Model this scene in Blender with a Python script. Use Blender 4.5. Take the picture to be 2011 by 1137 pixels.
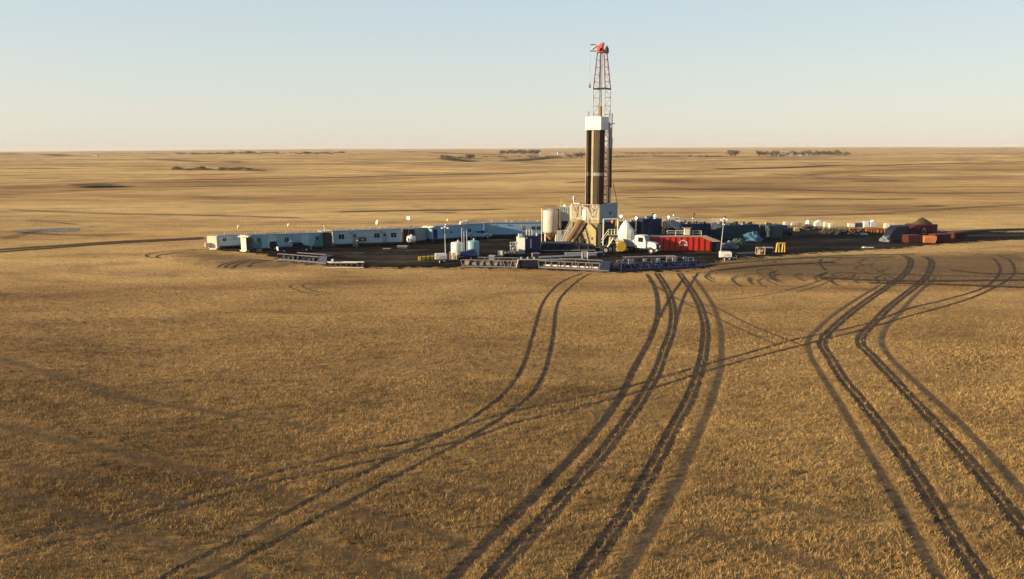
import bpy, math, random
import numpy as np
from mathutils import Vector, Matrix
random.seed(7); rng = np.random.default_rng(7)
for o in list(bpy.data.objects): bpy.data.objects.remove(o)
S = bpy.context.scene
COL = S.collection
R = math.radians

# ------------------------------------------------------------------ camera
F = 1500.0; CX, CY = 1005.5, 568.5; HC = 20.0
PITCH = math.atan((CY - 291.0) / F); ROLL = 0.0035
fw = Vector((0, math.cos(PITCH), -math.sin(PITCH)))
rt0 = Vector((1, 0, 0)); up0 = Vector((0, math.sin(PITCH), math.cos(PITCH)))
rt = (rt0 - ROLL * up0).normalized(); up = (up0 + ROLL * rt0).normalized()
cam = bpy.data.cameras.new('camera'); camo = bpy.data.objects.new('camera', cam); COL.objects.link(camo)
cam.sensor_width = 36; cam.lens = 36 * F / 2011; cam.clip_start = 0.5; cam.clip_end = 60000
m = Matrix((rt, up, -fw)).transposed().to_4x4(); m.translation = Vector((0, 0, HC)); camo.matrix_world = m
S.camera = camo
# ------------------------------------------------------------------ light
SUN_EL = 13.0; SUN_BEHIND = 15.0          # sun on the left, a little behind the camera
sdir = Vector((-math.cos(R(SUN_BEHIND)) * math.cos(R(SUN_EL)), -math.sin(R(SUN_BEHIND)) * math.cos(R(SUN_EL)), math.sin(R(SUN_EL))))
W = bpy.data.worlds.new("World"); S.world = W; W.use_nodes = True
nt = W.node_tree; bg = nt.nodes['Background']; sky = nt.nodes.new('ShaderNodeTexSky')
sky.sky_type = 'NISHITA'; sky.sun_disc = False; sky.sun_elevation = R(SUN_EL)
sky.sun_rotation = math.atan2(sdir.x, sdir.y); sky.altitude = 0; sky.air_density = 1.0; sky.dust_density = 0.6; sky.ozone_density = 1.6
bg.inputs[1].default_value = 0.10
# pale low band of winter haze over the horizon, laid over the Nishita sky by elevation
_tc = nt.nodes.new('ShaderNodeTexCoord'); _sp = nt.nodes.new('ShaderNodeSeparateXYZ'); nt.links.new(_tc.outputs['Generated'], _sp.inputs[0])
_cr = nt.nodes.new('ShaderNodeValToRGB'); _e = _cr.color_ramp.elements
for _k in range(4): _e.new(.5)
for _i, (_p, _c) in enumerate(((0.0, (.422, .395, .350)), (.035, (.415, .400, .362)), (.09, (.385, .402, .383)), (.18, (.325, .385, .408)), (.34, (.11, .19, .29)), (1.0, (.035, .08, .18)))):
    _e[_i].position = _p; _e[_i].color = (*_c, 1)
nt.links.new(_sp.outputs['Z'], _cr.inputs[0])
_ml = nt.nodes.new('ShaderNodeVectorMath'); _ml.operation = 'SCALE'; _ml.inputs['Scale'].default_value = 10; nt.links.new(_cr.outputs[0], _ml.inputs[0])
_mx = nt.nodes.new('ShaderNodeMix'); _mx.data_type = 'RGBA'; _mx.inputs[0].default_value = .82
nt.links.new(sky.outputs[0], _mx.inputs[6]); nt.links.new(_ml.outputs[0], _mx.inputs[7]); nt.links.new(_mx.outputs[2], bg.inputs[0])
sl = bpy.data.lights.new('sun', 'SUN'); slo = bpy.data.objects.new('sun', sl); COL.objects.link(slo)
sl.energy = 5.0; sl.angle = R(0.5); sl.color = (1.0, 0.77, 0.47)
slo.rotation_euler = sdir.to_track_quat('Z', 'Y').to_euler(); slo.location = (0, 0, 80)
S.view_settings.view_transform = 'Standard'; S.view_settings.look = 'None'; S.view_settings.exposure = 0.9; S.view_settings.gamma = 1
S.render.engine = 'CYCLES'; S.cycles.max_bounces = 5; S.cycles.transparent_max_bounces = 12

# ------------------------------------------------------------------ mapping helpers (surveying points off the photograph)
def G(px, py, z=0.0):
    dx, dy = px - CX, py - CY
    d = fw * F + rt * dx - up * dy
    t = (z - HC) / d.z
    p = Vector((0, 0, HC)) + d * t
    return Vector((p.x, p.y, z))
def Zat(p, py):        # height of the photo row py above ground point p
    px = CX + F * p.x / p.y
    d = fw * F + rt * (px - CX) - up * (py - CY)
    return HC + d.z * (p.y / d.y)
def hsum(x, y, waves):
    v = 0
    for a, lx, ly, ph in waves: v = v + a * np.sin(x * lx + y * ly + ph)
    return v
_w = []
_r = np.random.default_rng(3)
for L, a in ((1600, 2.2), (1100, 1.6), (700, 1.1), (420, .75), (260, .5), (170, .3), (120, .2)):
    for k in range(4):
        th = _r.uniform(0, math.tau); q = math.tau / (L * _r.uniform(.8, 1.25))
        _w.append((a * .6, math.cos(th) * q, math.sin(th) * q, _r.uniform(0, 6.28)))
def terr(x, y):
    x = np.asarray(x, float); y = np.asarray(y, float)
    d = np.hypot(x * .9, y - 110)
    b = np.clip((d - 190) / 500, 0, 1); b = b * b * (3 - 2 * b)
    g = np.clip((d - 1500) / 9000, 0, 1)
    return b * hsum(x, y, _w) * (1 - .35 * g) + g * g * (7 + 9 * np.sin(x * .00031 + 1.2) + 5 * np.sin(x * .0009 + y * .0004))
def GT(px, py):        # far ground point, lying on the terrain
    p = G(px, py); 
    for _ in range(6):
        z = float(terr(p.x, p.y)); p = G(px, py, min(z, 15))
    return p

# ------------------------------------------------------------------ materials
def newmat(name):
    m = bpy.data.materials.new(name); m.use_nodes = True
    return m, m.node_tree, m.node_tree.nodes['Principled BSDF']
def N(nt, t, **kw):
    n = nt.nodes.new(t)
    for k, v in kw.items(): setattr(n, k, v)
    return n
def ramp(nt, fac, stops):
    r = N(nt, 'ShaderNodeValToRGB'); e = r.color_ramp.elements
    while len(e) < len(stops): e.new(0.5)
    for i, (p, c) in enumerate(stops):
        e[i].position = p; e[i].color = (*c, 1) if len(c) == 3 else c
    nt.links.new(fac, r.inputs[0]); return r
def noise(nt, vec, scale, detail=4, rough=.55, dims='3D', dist=0):
    n = N(nt, 'ShaderNodeTexNoise'); n.inputs['Scale'].default_value = scale; n.inputs['Detail'].default_value = detail
    n.inputs['Roughness'].default_value = rough; n.inputs['Distortion'].default_value = dist
    if vec: nt.links.new(vec, n.inputs['Vector'])
    return n
def mapping(nt, vec, scale=(1, 1, 1), rot=(0, 0, 0)):
    m_ = N(nt, 'ShaderNodeMapping'); m_.inputs['Scale'].default_value = scale; m_.inputs['Rotation'].default_value = rot
    nt.links.new(vec, m_.inputs['Vector']); return m_.outputs[0]
def mix(nt, fac, a, b, mode='MIX'):
    n = N(nt, 'ShaderNodeMix', data_type='RGBA', blend_type=mode)
    for s, v in ((0, fac), (6, a), (7, b)):
        if hasattr(v, 'links'): nt.links.new(v, n.inputs[s])
        elif s == 0: n.inputs[0].default_value = v
        else: n.inputs[s].default_value = (*v, 1)
    return n.outputs[2]
def math_(nt, op, a, b=None, clamp=False):
    n = N(nt, 'ShaderNodeMath', operation=op, use_clamp=clamp)
    for i, v in enumerate((a, b)):
        if v is None: continue
        if hasattr(v, 'links'): nt.links.new(v, n.inputs[i])
        else: n.inputs[i].default_value = v
    return n.outputs[0]
def paint(name, col, rough=.55, metal=0, dirt=.35, dcol=(.09, .07, .05), streak=True, scale=.9):
    if max(col) < .16: dcol = (.035, .028, .022)
    m, nt, b = newmat(name); tc = N(nt, 'ShaderNodeTexCoord').outputs['Object']
    n1 = noise(nt, mapping(nt, tc, (1.6, 1.6, .35) if streak else (1, 1, 1)), scale * 2.2, 6, .7)
    n2 = noise(nt, tc, scale * 7, 3, .6)
    r1 = ramp(nt, n1.outputs[0], [(.42, (0, 0, 0)), (.74, (1, 1, 1))])
    f = math_(nt, 'MULTIPLY', r1.outputs[0], dirt)
    c = mix(nt, f, col, dcol)
    v = ramp(nt, n2.outputs[0], [(.3, (.82, .82, .82)), (.7, (1.1, 1.1, 1.1))])
    c = mix(nt, 1.0, c, v.outputs[0], 'MULTIPLY')
    nt.links.new(c, b.inputs['Base Color']); b.inputs['Roughness'].default_value = rough; b.inputs['Metallic'].default_value = metal; b.inputs['Specular IOR Level'].default_value = .3
    return m
M = {}
M['white'] = paint('white_paint', (.78, .76, .71), dirt=.25)
M['cream'] = paint('cream_paint', (.76, .69, .52), dirt=.3)
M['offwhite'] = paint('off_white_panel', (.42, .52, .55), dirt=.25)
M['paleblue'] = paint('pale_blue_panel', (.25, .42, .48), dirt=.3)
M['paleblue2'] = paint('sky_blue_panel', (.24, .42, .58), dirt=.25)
M['teal'] = paint('teal_paint', (.06, .20, .20), dirt=.25)
M['blueline'] = paint('blue_line', (.06, .14, .2), dirt=.2)
M['greyroof'] = paint('grey_roof', (.30, .29, .27), dirt=.5, streak=False)
M['grey'] = paint('grey_steel', (.33, .34, .34), dirt=.4)
M['lightgrey'] = paint('light_grey_steel', (.5, .5, .49), dirt=.35)
M['lavender'] = paint('dull_grey_steel', (.19, .19, .22), dirt=.4)
M['galv'] = paint('galvanised', (.42, .42, .42), rough=.4, metal=.3, dirt=.2)
M['navy'] = paint('navy_paint', (.010, .024, .085), dirt=.35, rough=.45)
M['navydark'] = paint('dark_navy', (.006, .010, .026), dirt=.35)
M['blue'] = paint('blue_paint', (.010, .032, .12), dirt=.25)
M['navyteal'] = paint('blue_green_paint', (.014, .05, .075), dirt=.3)
M['black'] = paint('black_rubber', (.018, .018, .018), rough=.8, dirt=.3)
M['dark'] = paint('dark_steel', (.045, .042, .04), dirt=.4, dcol=(.1, .08, .06))
M['red'] = paint('red_paint', (.62, .035, .02), dirt=.22, rough=.4, dcol=(.2, .03, .02))
M['darkred'] = paint('dark_red_paint', (.085, .014, .012), dirt=.4)
M['mastdark'] = paint('mast_dark_red', (.34, .05, .04), dirt=.4)
M['endbox'] = paint('dark_green_grey', (.05, .085, .095), dirt=.3)
M['pipeshade'] = paint('pipe_steel_shaded', (.03, .022, .016), dirt=.3)  # pipe steel darkened to paint in shade on the stack's right face
M['mastred'] = paint('mast_red', (.40, .045, .035), dirt=.3)
M['mastwhite'] = paint('mast_white', (.62, .56, .50), dirt=.35)
M['maroon'] = paint('maroon_paint', (.07, .010, .02), dirt=.3)
M['orange'] = paint('orange_paint', (.70, .20, .04), dirt=.3)
M['pink'] = paint('faded_red', (.75, .22, .13), dirt=.2)
M['yellow'] = paint('yellow_paint', (.72, .45, .03), dirt=.25)
M['flagyellow'] = paint('yellow_cloth', (.85, .72, .05), dirt=.05)
M['mustard'] = paint('mustard_steel', (.42, .345, .15), dirt=.6)
M['rust'] = paint('rusty_brown', (.22, .13, .07), dirt=.5)
M['tan'] = paint('tan_lid', (.42, .30, .20), dirt=.35, streak=False)
M['silo'] = paint('silo_paint', (.62, .55, .47), dirt=.35)
M['conerust'] = paint('cone_rust', (.42, .25, .13), dirt=.4)
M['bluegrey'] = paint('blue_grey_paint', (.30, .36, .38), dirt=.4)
M['pipebrown'] = paint('pipe_steel', (.11, .07, .036), dirt=.5, rough=.5, metal=.2)
M['windwall'] = paint('windwall_canvas', (.40, .355, .25), dirt=.75, dcol=(.11, .09, .06))
M['tarpblue'] = paint('blue_tarp', (.045, .15, .24), dirt=.3, streak=False)
M['tarpgreen'] = paint('green_tarp', (.05, .09, .055), dirt=.3, streak=False)
M['tarpgrey'] = paint('grey_tarp', (.17, .20, .22), dirt=.3, streak=False)
M['wood'] = paint('weathered_wood', (.36, .27, .18), dirt=.4)
M['soil'] = paint('heaped_soil', (.10, .062, .035), dirt=.6, dcol=(.06, .04, .03), streak=False, rough=.95, scale=2)
M['skin'] = paint('skin', (.5, .3, .2), dirt=0); M['coverall'] = paint('dark_coverall', (.02, .025, .04), dirt=.1)
M['twig'] = paint('bare_twigs', (.14, .10, .07), dirt=.3, rough=.95, streak=False)
M['trunk'] = paint('bark', (.09, .065, .045), dirt=.3, rough=.95)
M['shrubred'] = paint('bare_shrub_twigs', (.22, .155, .10), dirt=.3, rough=.95, streak=False)
M['evergreen'] = paint('dark_evergreen', (.045, .045, .03), dirt=.4, rough=.95, streak=False)
def simple(name, col, rough=.5, metal=0, emit=None, es=0):
    m, nt, b = newmat(name); b.inputs['Base Color'].default_value = (*col, 1); b.inputs['Roughness'].default_value = rough
    b.inputs['Metallic'].default_value = metal
    if emit: b.inputs['Emission Color'].default_value = (*emit, 1); b.inputs['Emission Strength'].default_value = es
    return m
M['glass'] = simple('window_glass', (.015, .02, .025), .12)
M['lamp'] = simple('lit_lamp', (1, 1, 1), .3, 0, (1, .93, .78), 9)
M['lampdim'] = simple('lamp_glass', (.9, .9, .86), .25, 0, (1, .96, .88), .3)
M['puddle'] = simple('puddle_water', (.03, .025, .02), .45)
M['chrome'] = simple('polished_metal', (.9, .88, .85), .06, 1)

# ------------------------------------------------------------------ mesh builder
class MB:
    def __init__(s): s.v = []; s.f = []
    def add(s, vs, fs):
        n = len(s.v); s.v += [tuple(v) for v in vs]; s.f += [tuple(i + n for i in f) for f in fs]; return s
    def box(s, x0, x1, y0, y1, z0, z1):
        return s.add([(x0, y0, z0), (x1, y0, z0), (x1, y1, z0), (x0, y1, z0), (x0, y0, z1), (x1, y0, z1), (x1, y1, z1), (x0, y1, z1)],
                     [(0, 3, 2, 1), (4, 5, 6, 7), (0, 1, 5, 4), (1, 2, 6, 5), (2, 3, 7, 6), (3, 0, 4, 7)])
    def rbox(s, cx, cy, cz, sx, sy, sz, rz=0):
        c, n = math.cos(rz), math.sin(rz); k = len(s.v); s.box(-sx / 2, sx / 2, -sy / 2, sy / 2, -sz / 2, sz / 2)
        for i in range(k, len(s.v)):
            x, y, z = s.v[i]; s.v[i] = (cx + x * c - y * n, cy + x * n + y * c, cz + z)
        return s
    def prism(s, pts, y0, y1):         # pts in x,z ; extruded along y
        n = len(pts); vs = [(x, y0, z) for x, z in pts] + [(x, y1, z) for x, z in pts]
        fs = [tuple(range(n)), tuple(range(2 * n - 1, n - 1, -1))] + [(i, i + n, (i + 1) % n + n, (i + 1) % n) for i in range(n)]
        return s.add(vs, fs)
    def tube(s, p, q, r, n=8, r2=None, cap=True):
        p, q = Vector(p), Vector(q); r2 = r if r2 is None else r2
        d = (q - p).normalized(); a = d.orthogonal().normalized(); b = d.cross(a)
        vs = []
        for c, rr in ((p, r), (q, r2)):
            for i in range(n):
                t = math.tau * i / n + math.pi / n; vs.append(c + (a * math.cos(t) + b * math.sin(t)) * rr)
        fs = [(i, (i + 1) % n, (i + 1) % n + n, i + n) for i in range(n)]
        if cap: fs += [tuple(range(n - 1, -1, -1)), tuple(range(n, 2 * n))]
        return s.add(vs, fs)
    def bar(s, p, q, w): return s.tube(p, q, w * .7071, 4)
    def lathe(s, prof, n=24, c=(0, 0, 0)):
        vs = []; 
        for r, z in prof:
            for i in range(n):
                t = math.tau * i / n; vs.append((c[0] + r * math.cos(t), c[1] + r * math.sin(t), c[2] + z))
        fs = []
        for k in range(len(prof) - 1):
            for i in range(n): fs.append((k * n + i, k * n + (i + 1) % n, (k + 1) * n + (i + 1) % n, (k + 1) * n + i))
        fs.append(tuple(range(n - 1, -1, -1))); fs.append(tuple(range((len(prof) - 1) * n, len(prof) * n)))
        return s.add(vs, fs)
    def wheel(s, c, r, w, axis='y', n=18):
        c = Vector(c); d = Vector((0, w / 2, 0)) if axis == 'y' else Vector((w / 2, 0, 0))
        s.tube(c - d, c - d * .6, r * .88, n, r); s.tube(c - d * .6, c + d * .6, r, n); return s.tube(c + d * .6, c + d, r, n, r * .88)
    def lump(s, c, sx, sy, sz, seed=0, rough=.18, n=14, m=8, base=False):
        rr = random.Random(seed); vs = []; 
        ph = [rr.uniform(0, 6.28) for _ in range(6)]
        for j in range(m + 1):
            t = math.pi * j / m * (.5 if base else 1)
            for i in range(n):
                a = math.tau * i / n
                k = 1 + rough * (math.sin(3 * a + ph[0] + j) + math.sin(5 * a + ph[1] - j * 1.3) + math.sin(2 * t * 3 + ph[2] + a)) / 1.6 + rr.uniform(-.4, .4) * rough
                vs.append((c[0] + sx * k * math.sin(t) * math.cos(a), c[1] + sy * k * math.sin(t) * math.sin(a), c[2] + sz * k * math.cos(t)))
        fs = []
        for j in range(m):
            for i in range(n): fs.append((j * n + i, (j + 1) * n + i, (j + 1) * n + (i + 1) % n, j * n + (i + 1) % n))
        return s.add(vs, fs)
    def build(s, name, mat, parent=None, smooth=False, bevel=0):
        me = bpy.data.meshes.new(name); me.from_pydata(s.v, [], s.f); me.update()
        me.materials.append(M[mat] if isinstance(mat, str) else mat)
        o = bpy.data.objects.new(name, me); COL.objects.link(o)
        if parent is not None: o.parent = parent
        if smooth:
            me.polygons.foreach_set('use_smooth', [True] * len(me.polygons))
            me.set_sharp_from_angle(angle=R(40))
        if bevel:
            b = o.modifiers.new('bevel', 'BEVEL'); b.width = bevel; b.segments = 2; b.limit_method = 'ANGLE'
        return o
def tag(o, label=None, cat=None, group=None, kind=None):
    if label: o['label'] = label
    if cat: o['category'] = cat
    if group: o['group'] = group
    if kind: o['kind'] = kind
    return o
def thing(name, label, cat, loc=(0, 0, 0), rz=0, group=None):
    o = bpy.data.objects.new(name, None); COL.objects.link(o); o.location = loc; o.rotation_euler = (0, 0, rz); o.empty_display_size = .3
    return tag(o, label, cat, group)
def kids(o): return [c for c in COL.objects if c.parent == o]
def dup(root, loc, rz, label=None):
    r = root.copy(); COL.objects.link(r); r.location = loc; r.rotation_euler = (0, 0, rz)
    if label: r['label'] = label
    for ch in kids(root):
        c = ch.copy(); COL.objects.link(c); c.parent = r
        for g in kids(ch):
            d = g.copy(); COL.objects.link(d); d.parent = c
    return r
def fr(A, B, zA=0, zB=None):   # frame from two photo points lying at height z
    a = G(*A, zA); b = G(*B, zA if zB is None else zB); a.z = b.z = 0
    d = b - a; return a, math.atan2(d.y, d.x), d.length

# ------------------------------------------------------------------ ground
def np_mesh(name, V, Fq, mat, attrs=None, tri=False):
    me = bpy.data.meshes.new(name); k = Fq.shape[1]
    me.vertices.add(len(V)); me.vertices.foreach_set('co', V.astype(np.float32).ravel())
    me.loops.add(Fq.size); me.loops.foreach_set('vertex_index', Fq.astype(np.int32).ravel())
    me.polygons.add(len(Fq)); me.polygons.foreach_set('loop_start', (np.arange(len(Fq)) * k).astype(np.int32))
    me.update(calc_edges=True)
    for n, a in (attrs or {}).items():
        at = me.attributes.new(n, 'FLOAT', 'POINT'); at.data.foreach_set('value', a.astype(np.float32))
    me.materials.append(mat); o = bpy.data.objects.new(name, me); COL.objects.link(o); return o

def ground_mat():
    m, nt, b = newmat('prairie_stubble'); L = nt.links
    pos = N(nt, 'ShaderNodeNewGeometry').outputs['Position']
    # large fields, elongated east-west (drill rows and old field strips)
    big = noise(nt, mapping(nt, pos, (.0011, .0028, 1)), 1.0, 6, .6, dist=.6)
    c1 = ramp(nt, big.outputs[0], [(.32, (.36, .200, .078)), (.44, (.55, .335, .125)), (.54, (.72, .475, .19)), (.68, (.84, .60, .28))])
    mid = noise(nt, mapping(nt, pos, (.006, .022, 1), (0, 0, .12)), 1.0, 7, .62, dist=.8)
    c2 = ramp(nt, mid.outputs[0], [(.30, (.36, .33, .34)), (.42, (.74, .69, .65)), (.52, (1, 1, 1)), (.66, (1.2, 1.18, 1.08))])
    c = mix(nt, .85, c1.outputs[0], c2.outputs[0], 'MULTIPLY')
    # small patches of darker and paler ground
    sm = noise(nt, mapping(nt, pos, (.055, .13, 1), (0, 0, -.2)), 1.0, 6, .65, dist=.5)
    c3 = ramp(nt, sm.outputs[0], [(.30, (.46, .41, .38)), (.46, (.90, .87, .84)), (.60, (1.08, 1.06, 1.0)), (.74, (1.28, 1.22, 1.05))])
    c = mix(nt, .8, c, c3.outputs[0], 'MULTIPLY')
    # tuft scale grain
    g = noise(nt, mapping(nt, pos, (2.2, 1.3, 1)), 1.0, 5, .75)
    c4 = ramp(nt, g.outputs[0], [(.36, (.42, .38, .34)), (.5, (.95, .95, .95)), (.64, (1.3, 1.27, 1.15))])
    c = mix(nt, .75, c, c4.outputs[0], 'MULTIPLY')
    # narrow dark hollows, sparse
    hol = noise(nt, mapping(nt, pos, (.0032, .018, 1), (0, 0, .05)), 1.0, 5, .6, dist=.3)
    hm = ramp(nt, hol.outputs[0], [(.64, (0, 0, 0)), (.70, (1, 1, 1))])
    c = mix(nt, math_(nt, 'MULTIPLY', hm.outputs[0], .6), c, (.12, .075, .04))
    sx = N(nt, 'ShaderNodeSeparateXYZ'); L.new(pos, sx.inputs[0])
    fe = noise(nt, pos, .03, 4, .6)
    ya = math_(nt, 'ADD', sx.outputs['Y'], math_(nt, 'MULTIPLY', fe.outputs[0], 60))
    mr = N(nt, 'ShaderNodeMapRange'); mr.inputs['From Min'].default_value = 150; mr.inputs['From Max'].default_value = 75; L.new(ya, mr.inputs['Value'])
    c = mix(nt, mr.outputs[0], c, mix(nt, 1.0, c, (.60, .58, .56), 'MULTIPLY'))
    L.new(c, b.inputs['Base Color']); b.inputs['Roughness'].default_value = .95; b.inputs['Specular IOR Level'].default_value = .1
    bn = noise(nt, mapping(nt, pos, (1.6, 1.1, 1)), 1.0, 6, .75)
    bm = noise(nt, mapping(nt, pos, (.12, .12, 1)), 1.0, 4, .6)
    h = math_(nt, 'ADD', math_(nt, 'MULTIPLY', bn.outputs[0], .35), math_(nt, 'MULTIPLY', bm.outputs[0], 1.2))
    bp = N(nt, 'ShaderNodeBump'); bp.inputs['Strength'].default_value = .5; bp.inputs['Distance'].default_value = .6
    L.new(h, bp.inputs['Height']); L.new(bp.outputs[0], b.inputs['Normal'])
    return m
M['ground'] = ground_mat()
ang = np.concatenate([np.arange(-50, 50, .25), np.arange(50, 310, 4)]) * math.pi / 180
rad = np.concatenate([[0.5, 3, 6, 10], np.exp(np.linspace(math.log(16), math.log(14500), 420))])
A_, R_ = np.meshgrid(ang, rad); X = R_ * np.sin(A_); Y = R_ * np.cos(A_)
Zg = terr(X, Y); V = np.stack([X.ravel(), Y.ravel(), Zg.ravel()], 1)
nr, na = X.shape; i, j = np.meshgrid(np.arange(nr - 1), np.arange(na), indexing='ij'); j2 = (j + 1) % na
Fq = np.stack([(i * na + j), (i * na + j2), ((i + 1) * na + j2), ((i + 1) * na + j)], -1).reshape(-1, 4)[:, ::-1]
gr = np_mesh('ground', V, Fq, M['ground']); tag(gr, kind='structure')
gr.data.polygons.foreach_set('use_smooth', [True] * len(gr.data.polygons))

# ------------------------------------------------------------------ sheets with ragged edges
def edge_mat(name, stops, nscale, edge_amp, spec=.1, rough=.95, bump=.3, soft=.35, opac=1.0, fine=3.0, aniso=(1, 1, 1), tread=0):
    m, nt, b = newmat(name); L = nt.links
    pos = N(nt, 'ShaderNodeNewGeometry').outputs['Position']
    n = noise(nt, mapping(nt, pos, aniso), nscale, 7, .65); r = ramp(nt, n.outputs[0], stops)
    g = noise(nt, pos, fine, 5, .7); gv = ramp(nt, g.outputs[0], [(.3, (.6, .6, .6)), (.7, (1.35, 1.35, 1.3))])
    c = mix(nt, .8, r.outputs[0], gv.outputs[0], 'MULTIPLY'); L.new(c, b.inputs['Base Color'])
    b.inputs['Roughness'].default_value = rough; b.inputs['Specular IOR Level'].default_value = spec
    at = N(nt, 'ShaderNodeAttribute', attribute_name='sd').outputs['Fac']
    en = noise(nt, pos, fine * .35, 6, .75)
    e = math_(nt, 'ADD', at, math_(nt, 'MULTIPLY', math_(nt, 'SUBTRACT', en.outputs[0], .5), edge_amp))
    if tread:
        al = N(nt, 'ShaderNodeAttribute', attribute_name='al').outputs['Fac']
        wv = math_(nt, 'SINE', math_(nt, 'MULTIPLY', al, math.tau / tread)); e = math_(nt, 'ADD', e, math_(nt, 'MULTIPLY', wv, .09))
    e = math_(nt, 'DIVIDE', e, soft, True)
    e = math_(nt, 'MULTIPLY', e, opac)
    L.new(e, b.inputs['Alpha'])
    bp = N(nt, 'ShaderNodeBump'); bp.inputs['Strength'].default_value = bump; bp.inputs['Distance'].default_value = .15
    L.new(g.outputs[0], bp.inputs['Height']); L.new(bp.outputs[0], b.inputs['Normal'])
    return m
M['mud'] = edge_mat('trampled_mud', [(.34, (.005, .0045, .004)), (.48, (.012, .0095, .008)), (.58, (.036, .026, .018)), (.70, (.11, .078, .046))], .12, 14, spec=.05, rough=.95, soft=2.0, fine=1.4, aniso=(.5, 1.5, 1))
M['berm'] = edge_mat('brown_churned_mud', [(.34, (.02, .015, .011)), (.5, (.055, .038, .026)), (.66, (.12, .082, .05))], .25, 6, soft=2.5, opac=.8, fine=1.6, aniso=(.5, 1.6, 1), bump=.7)
M['worn'] = edge_mat('worn_brown_ground', [(.32, (.085, .060, .04)), (.55, (.16, .11, .065)), (.72, (.26, .18, .10))], .06, 16, soft=8.0, opac=.50, fine=.9, aniso=(.4, 1.8, 1))
M['track'] = edge_mat('wheel_track_soil', [(.3, (.045, .032, .024)), (.5, (.085, .06, .042)), (.7, (.16, .11, .07))], .6, 1.15, soft=.5, opac=.92, fine=6, bump=.6, tread=.5)
M['trackfaint'] = edge_mat('flattened_stubble_track', [(.3, (.10, .066, .043)), (.5, (.16, .11, .065)), (.7, (.24, .165, .095))], .6, 1.2, soft=.6, opac=.74, fine=4, tread=.7)
M['swath'] = edge_mat('old_swath_mark', [(.3, (.085, .060, .038)), (.6, (.15, .105, .06))], .4, 1.6, soft=1.1, opac=.52, fine=3)
M['farline'] = edge_mat('dark_ditch', [(.3, (.035, .024, .018)), (.6, (.09, .06, .04))], .02, 1.3, soft=.5, opac=.9, fine=.06)
M['farpatch'] = edge_mat('brown_hollow', [(.3, (.10, .065, .04)), (.6, (.18, .12, .075))], .02, 1.6, soft=.9, opac=.7, fine=.05)
M['dryroad'] = edge_mat('dirt_road', [(.3, (.05, .038, .03)), (.6, (.11, .08, .055))], .3, 1.0, soft=.4, opac=.9, fine=1)
M['palestreak'] = edge_mat('pale_straw', [(.3, (.5, .38, .22)), (.6, (.62, .5, .31))], .02, 1.5, soft=.9, opac=.5, fine=.08)
def poly_sd(px, py, poly):
    n = len(poly); d = np.full(px.shape, 1e9); ins = np.zeros(px.shape, bool)
    for k in range(n):
        x0, y0 = poly[k]; x1, y1 = poly[(k + 1) % n]; ex, ey = x1 - x0, y1 - y0
        t = np.clip(((px - x0) * ex + (py - y0) * ey) / (ex * ex + ey * ey + 1e-9), 0, 1)
        d = np.minimum(d, np.hypot(px - x0 - t * ex, py - y0 - t * ey))
        c = ((y0 > py) != (y1 > py)) & (px < ex * (py - y0) / (ey if ey else 1e-9) + x0); ins ^= c
    return np.where(ins, d, -d)
def sheet(name, pts, mat, z, step=1.5, margin=6):
    P = [(p.x, p.y) for p in (G(*q) for q in pts)]
    xs = [p[0] for p in P]; ys = [p[1] for p in P]
    gx = np.arange(min(xs) - margin, max(xs) + margin, step); gy = np.arange(min(ys) - margin, max(ys) + margin, step)
    Xs, Ys = np.meshgrid(gx, gy); sd = poly_sd(Xs, Ys, P)
    V = np.stack([Xs.ravel(), Ys.ravel(), terr(Xs, Ys).ravel() + z], 1); ny, nx = Xs.shape
    a, b_ = np.meshgrid(np.arange(ny - 1), np.arange(nx - 1), indexing='ij'); f = (a * nx + b_)
    Fq = np.stack([f, f + 1, f + nx + 1, f + nx], -1).reshape(-1, 4)
    keep = (sd.ravel()[Fq].max(1) > -margin); Fq = Fq[keep]
    u, inv = np.unique(Fq, return_inverse=True)
    o = np_mesh(name, V[u], inv.reshape(-1, 4), M[mat], {'sd': sd.ravel()[u]}); tag(o, kind='structure'); return P
def catmull(P, step):
    out = []
    n = len(P)
    for i in range(n - 1):
        p0, p1, p2, p3 = P[max(i - 1, 0)], P[i], P[i + 1], P[min(i + 2, n - 1)]
        k = max(1, int(math.hypot(p2[0] - p1[0], p2[1] - p1[1]) / step))
        for s in range(k):
            t = s / k
            out.append(tuple(.5 * (2 * p1[c] + (p2[c] - p0[c]) * t + (2 * p0[c] - 5 * p1[c] + 4 * p2[c] - p3[c]) * t * t + (3 * p1[c] - p0[c] - 3 * p2[c] + p3[c]) * t ** 3) for c in (0, 1)))
    out.append(P[-1]); return out
TRK = np.zeros((1200, 2000), np.uint8)     # 0.15 m raster of wheel tracks: x -110..190, y 20..200
SWT = np.zeros_like(TRK)
def mark(C, w, T=None):
    T = TRK if T is None else T
    r = int(w / .15) ; 
    for x, y in C:
        ix, iy = int((x + 110) / .15), int((y - 20) / .15)
        if 0 <= ix < 2000 and 0 <= iy < 1200: T[max(iy - r, 0):iy + r + 1, max(ix - r, 0):ix + r + 1] = 1
zk = [0.008]
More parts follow.
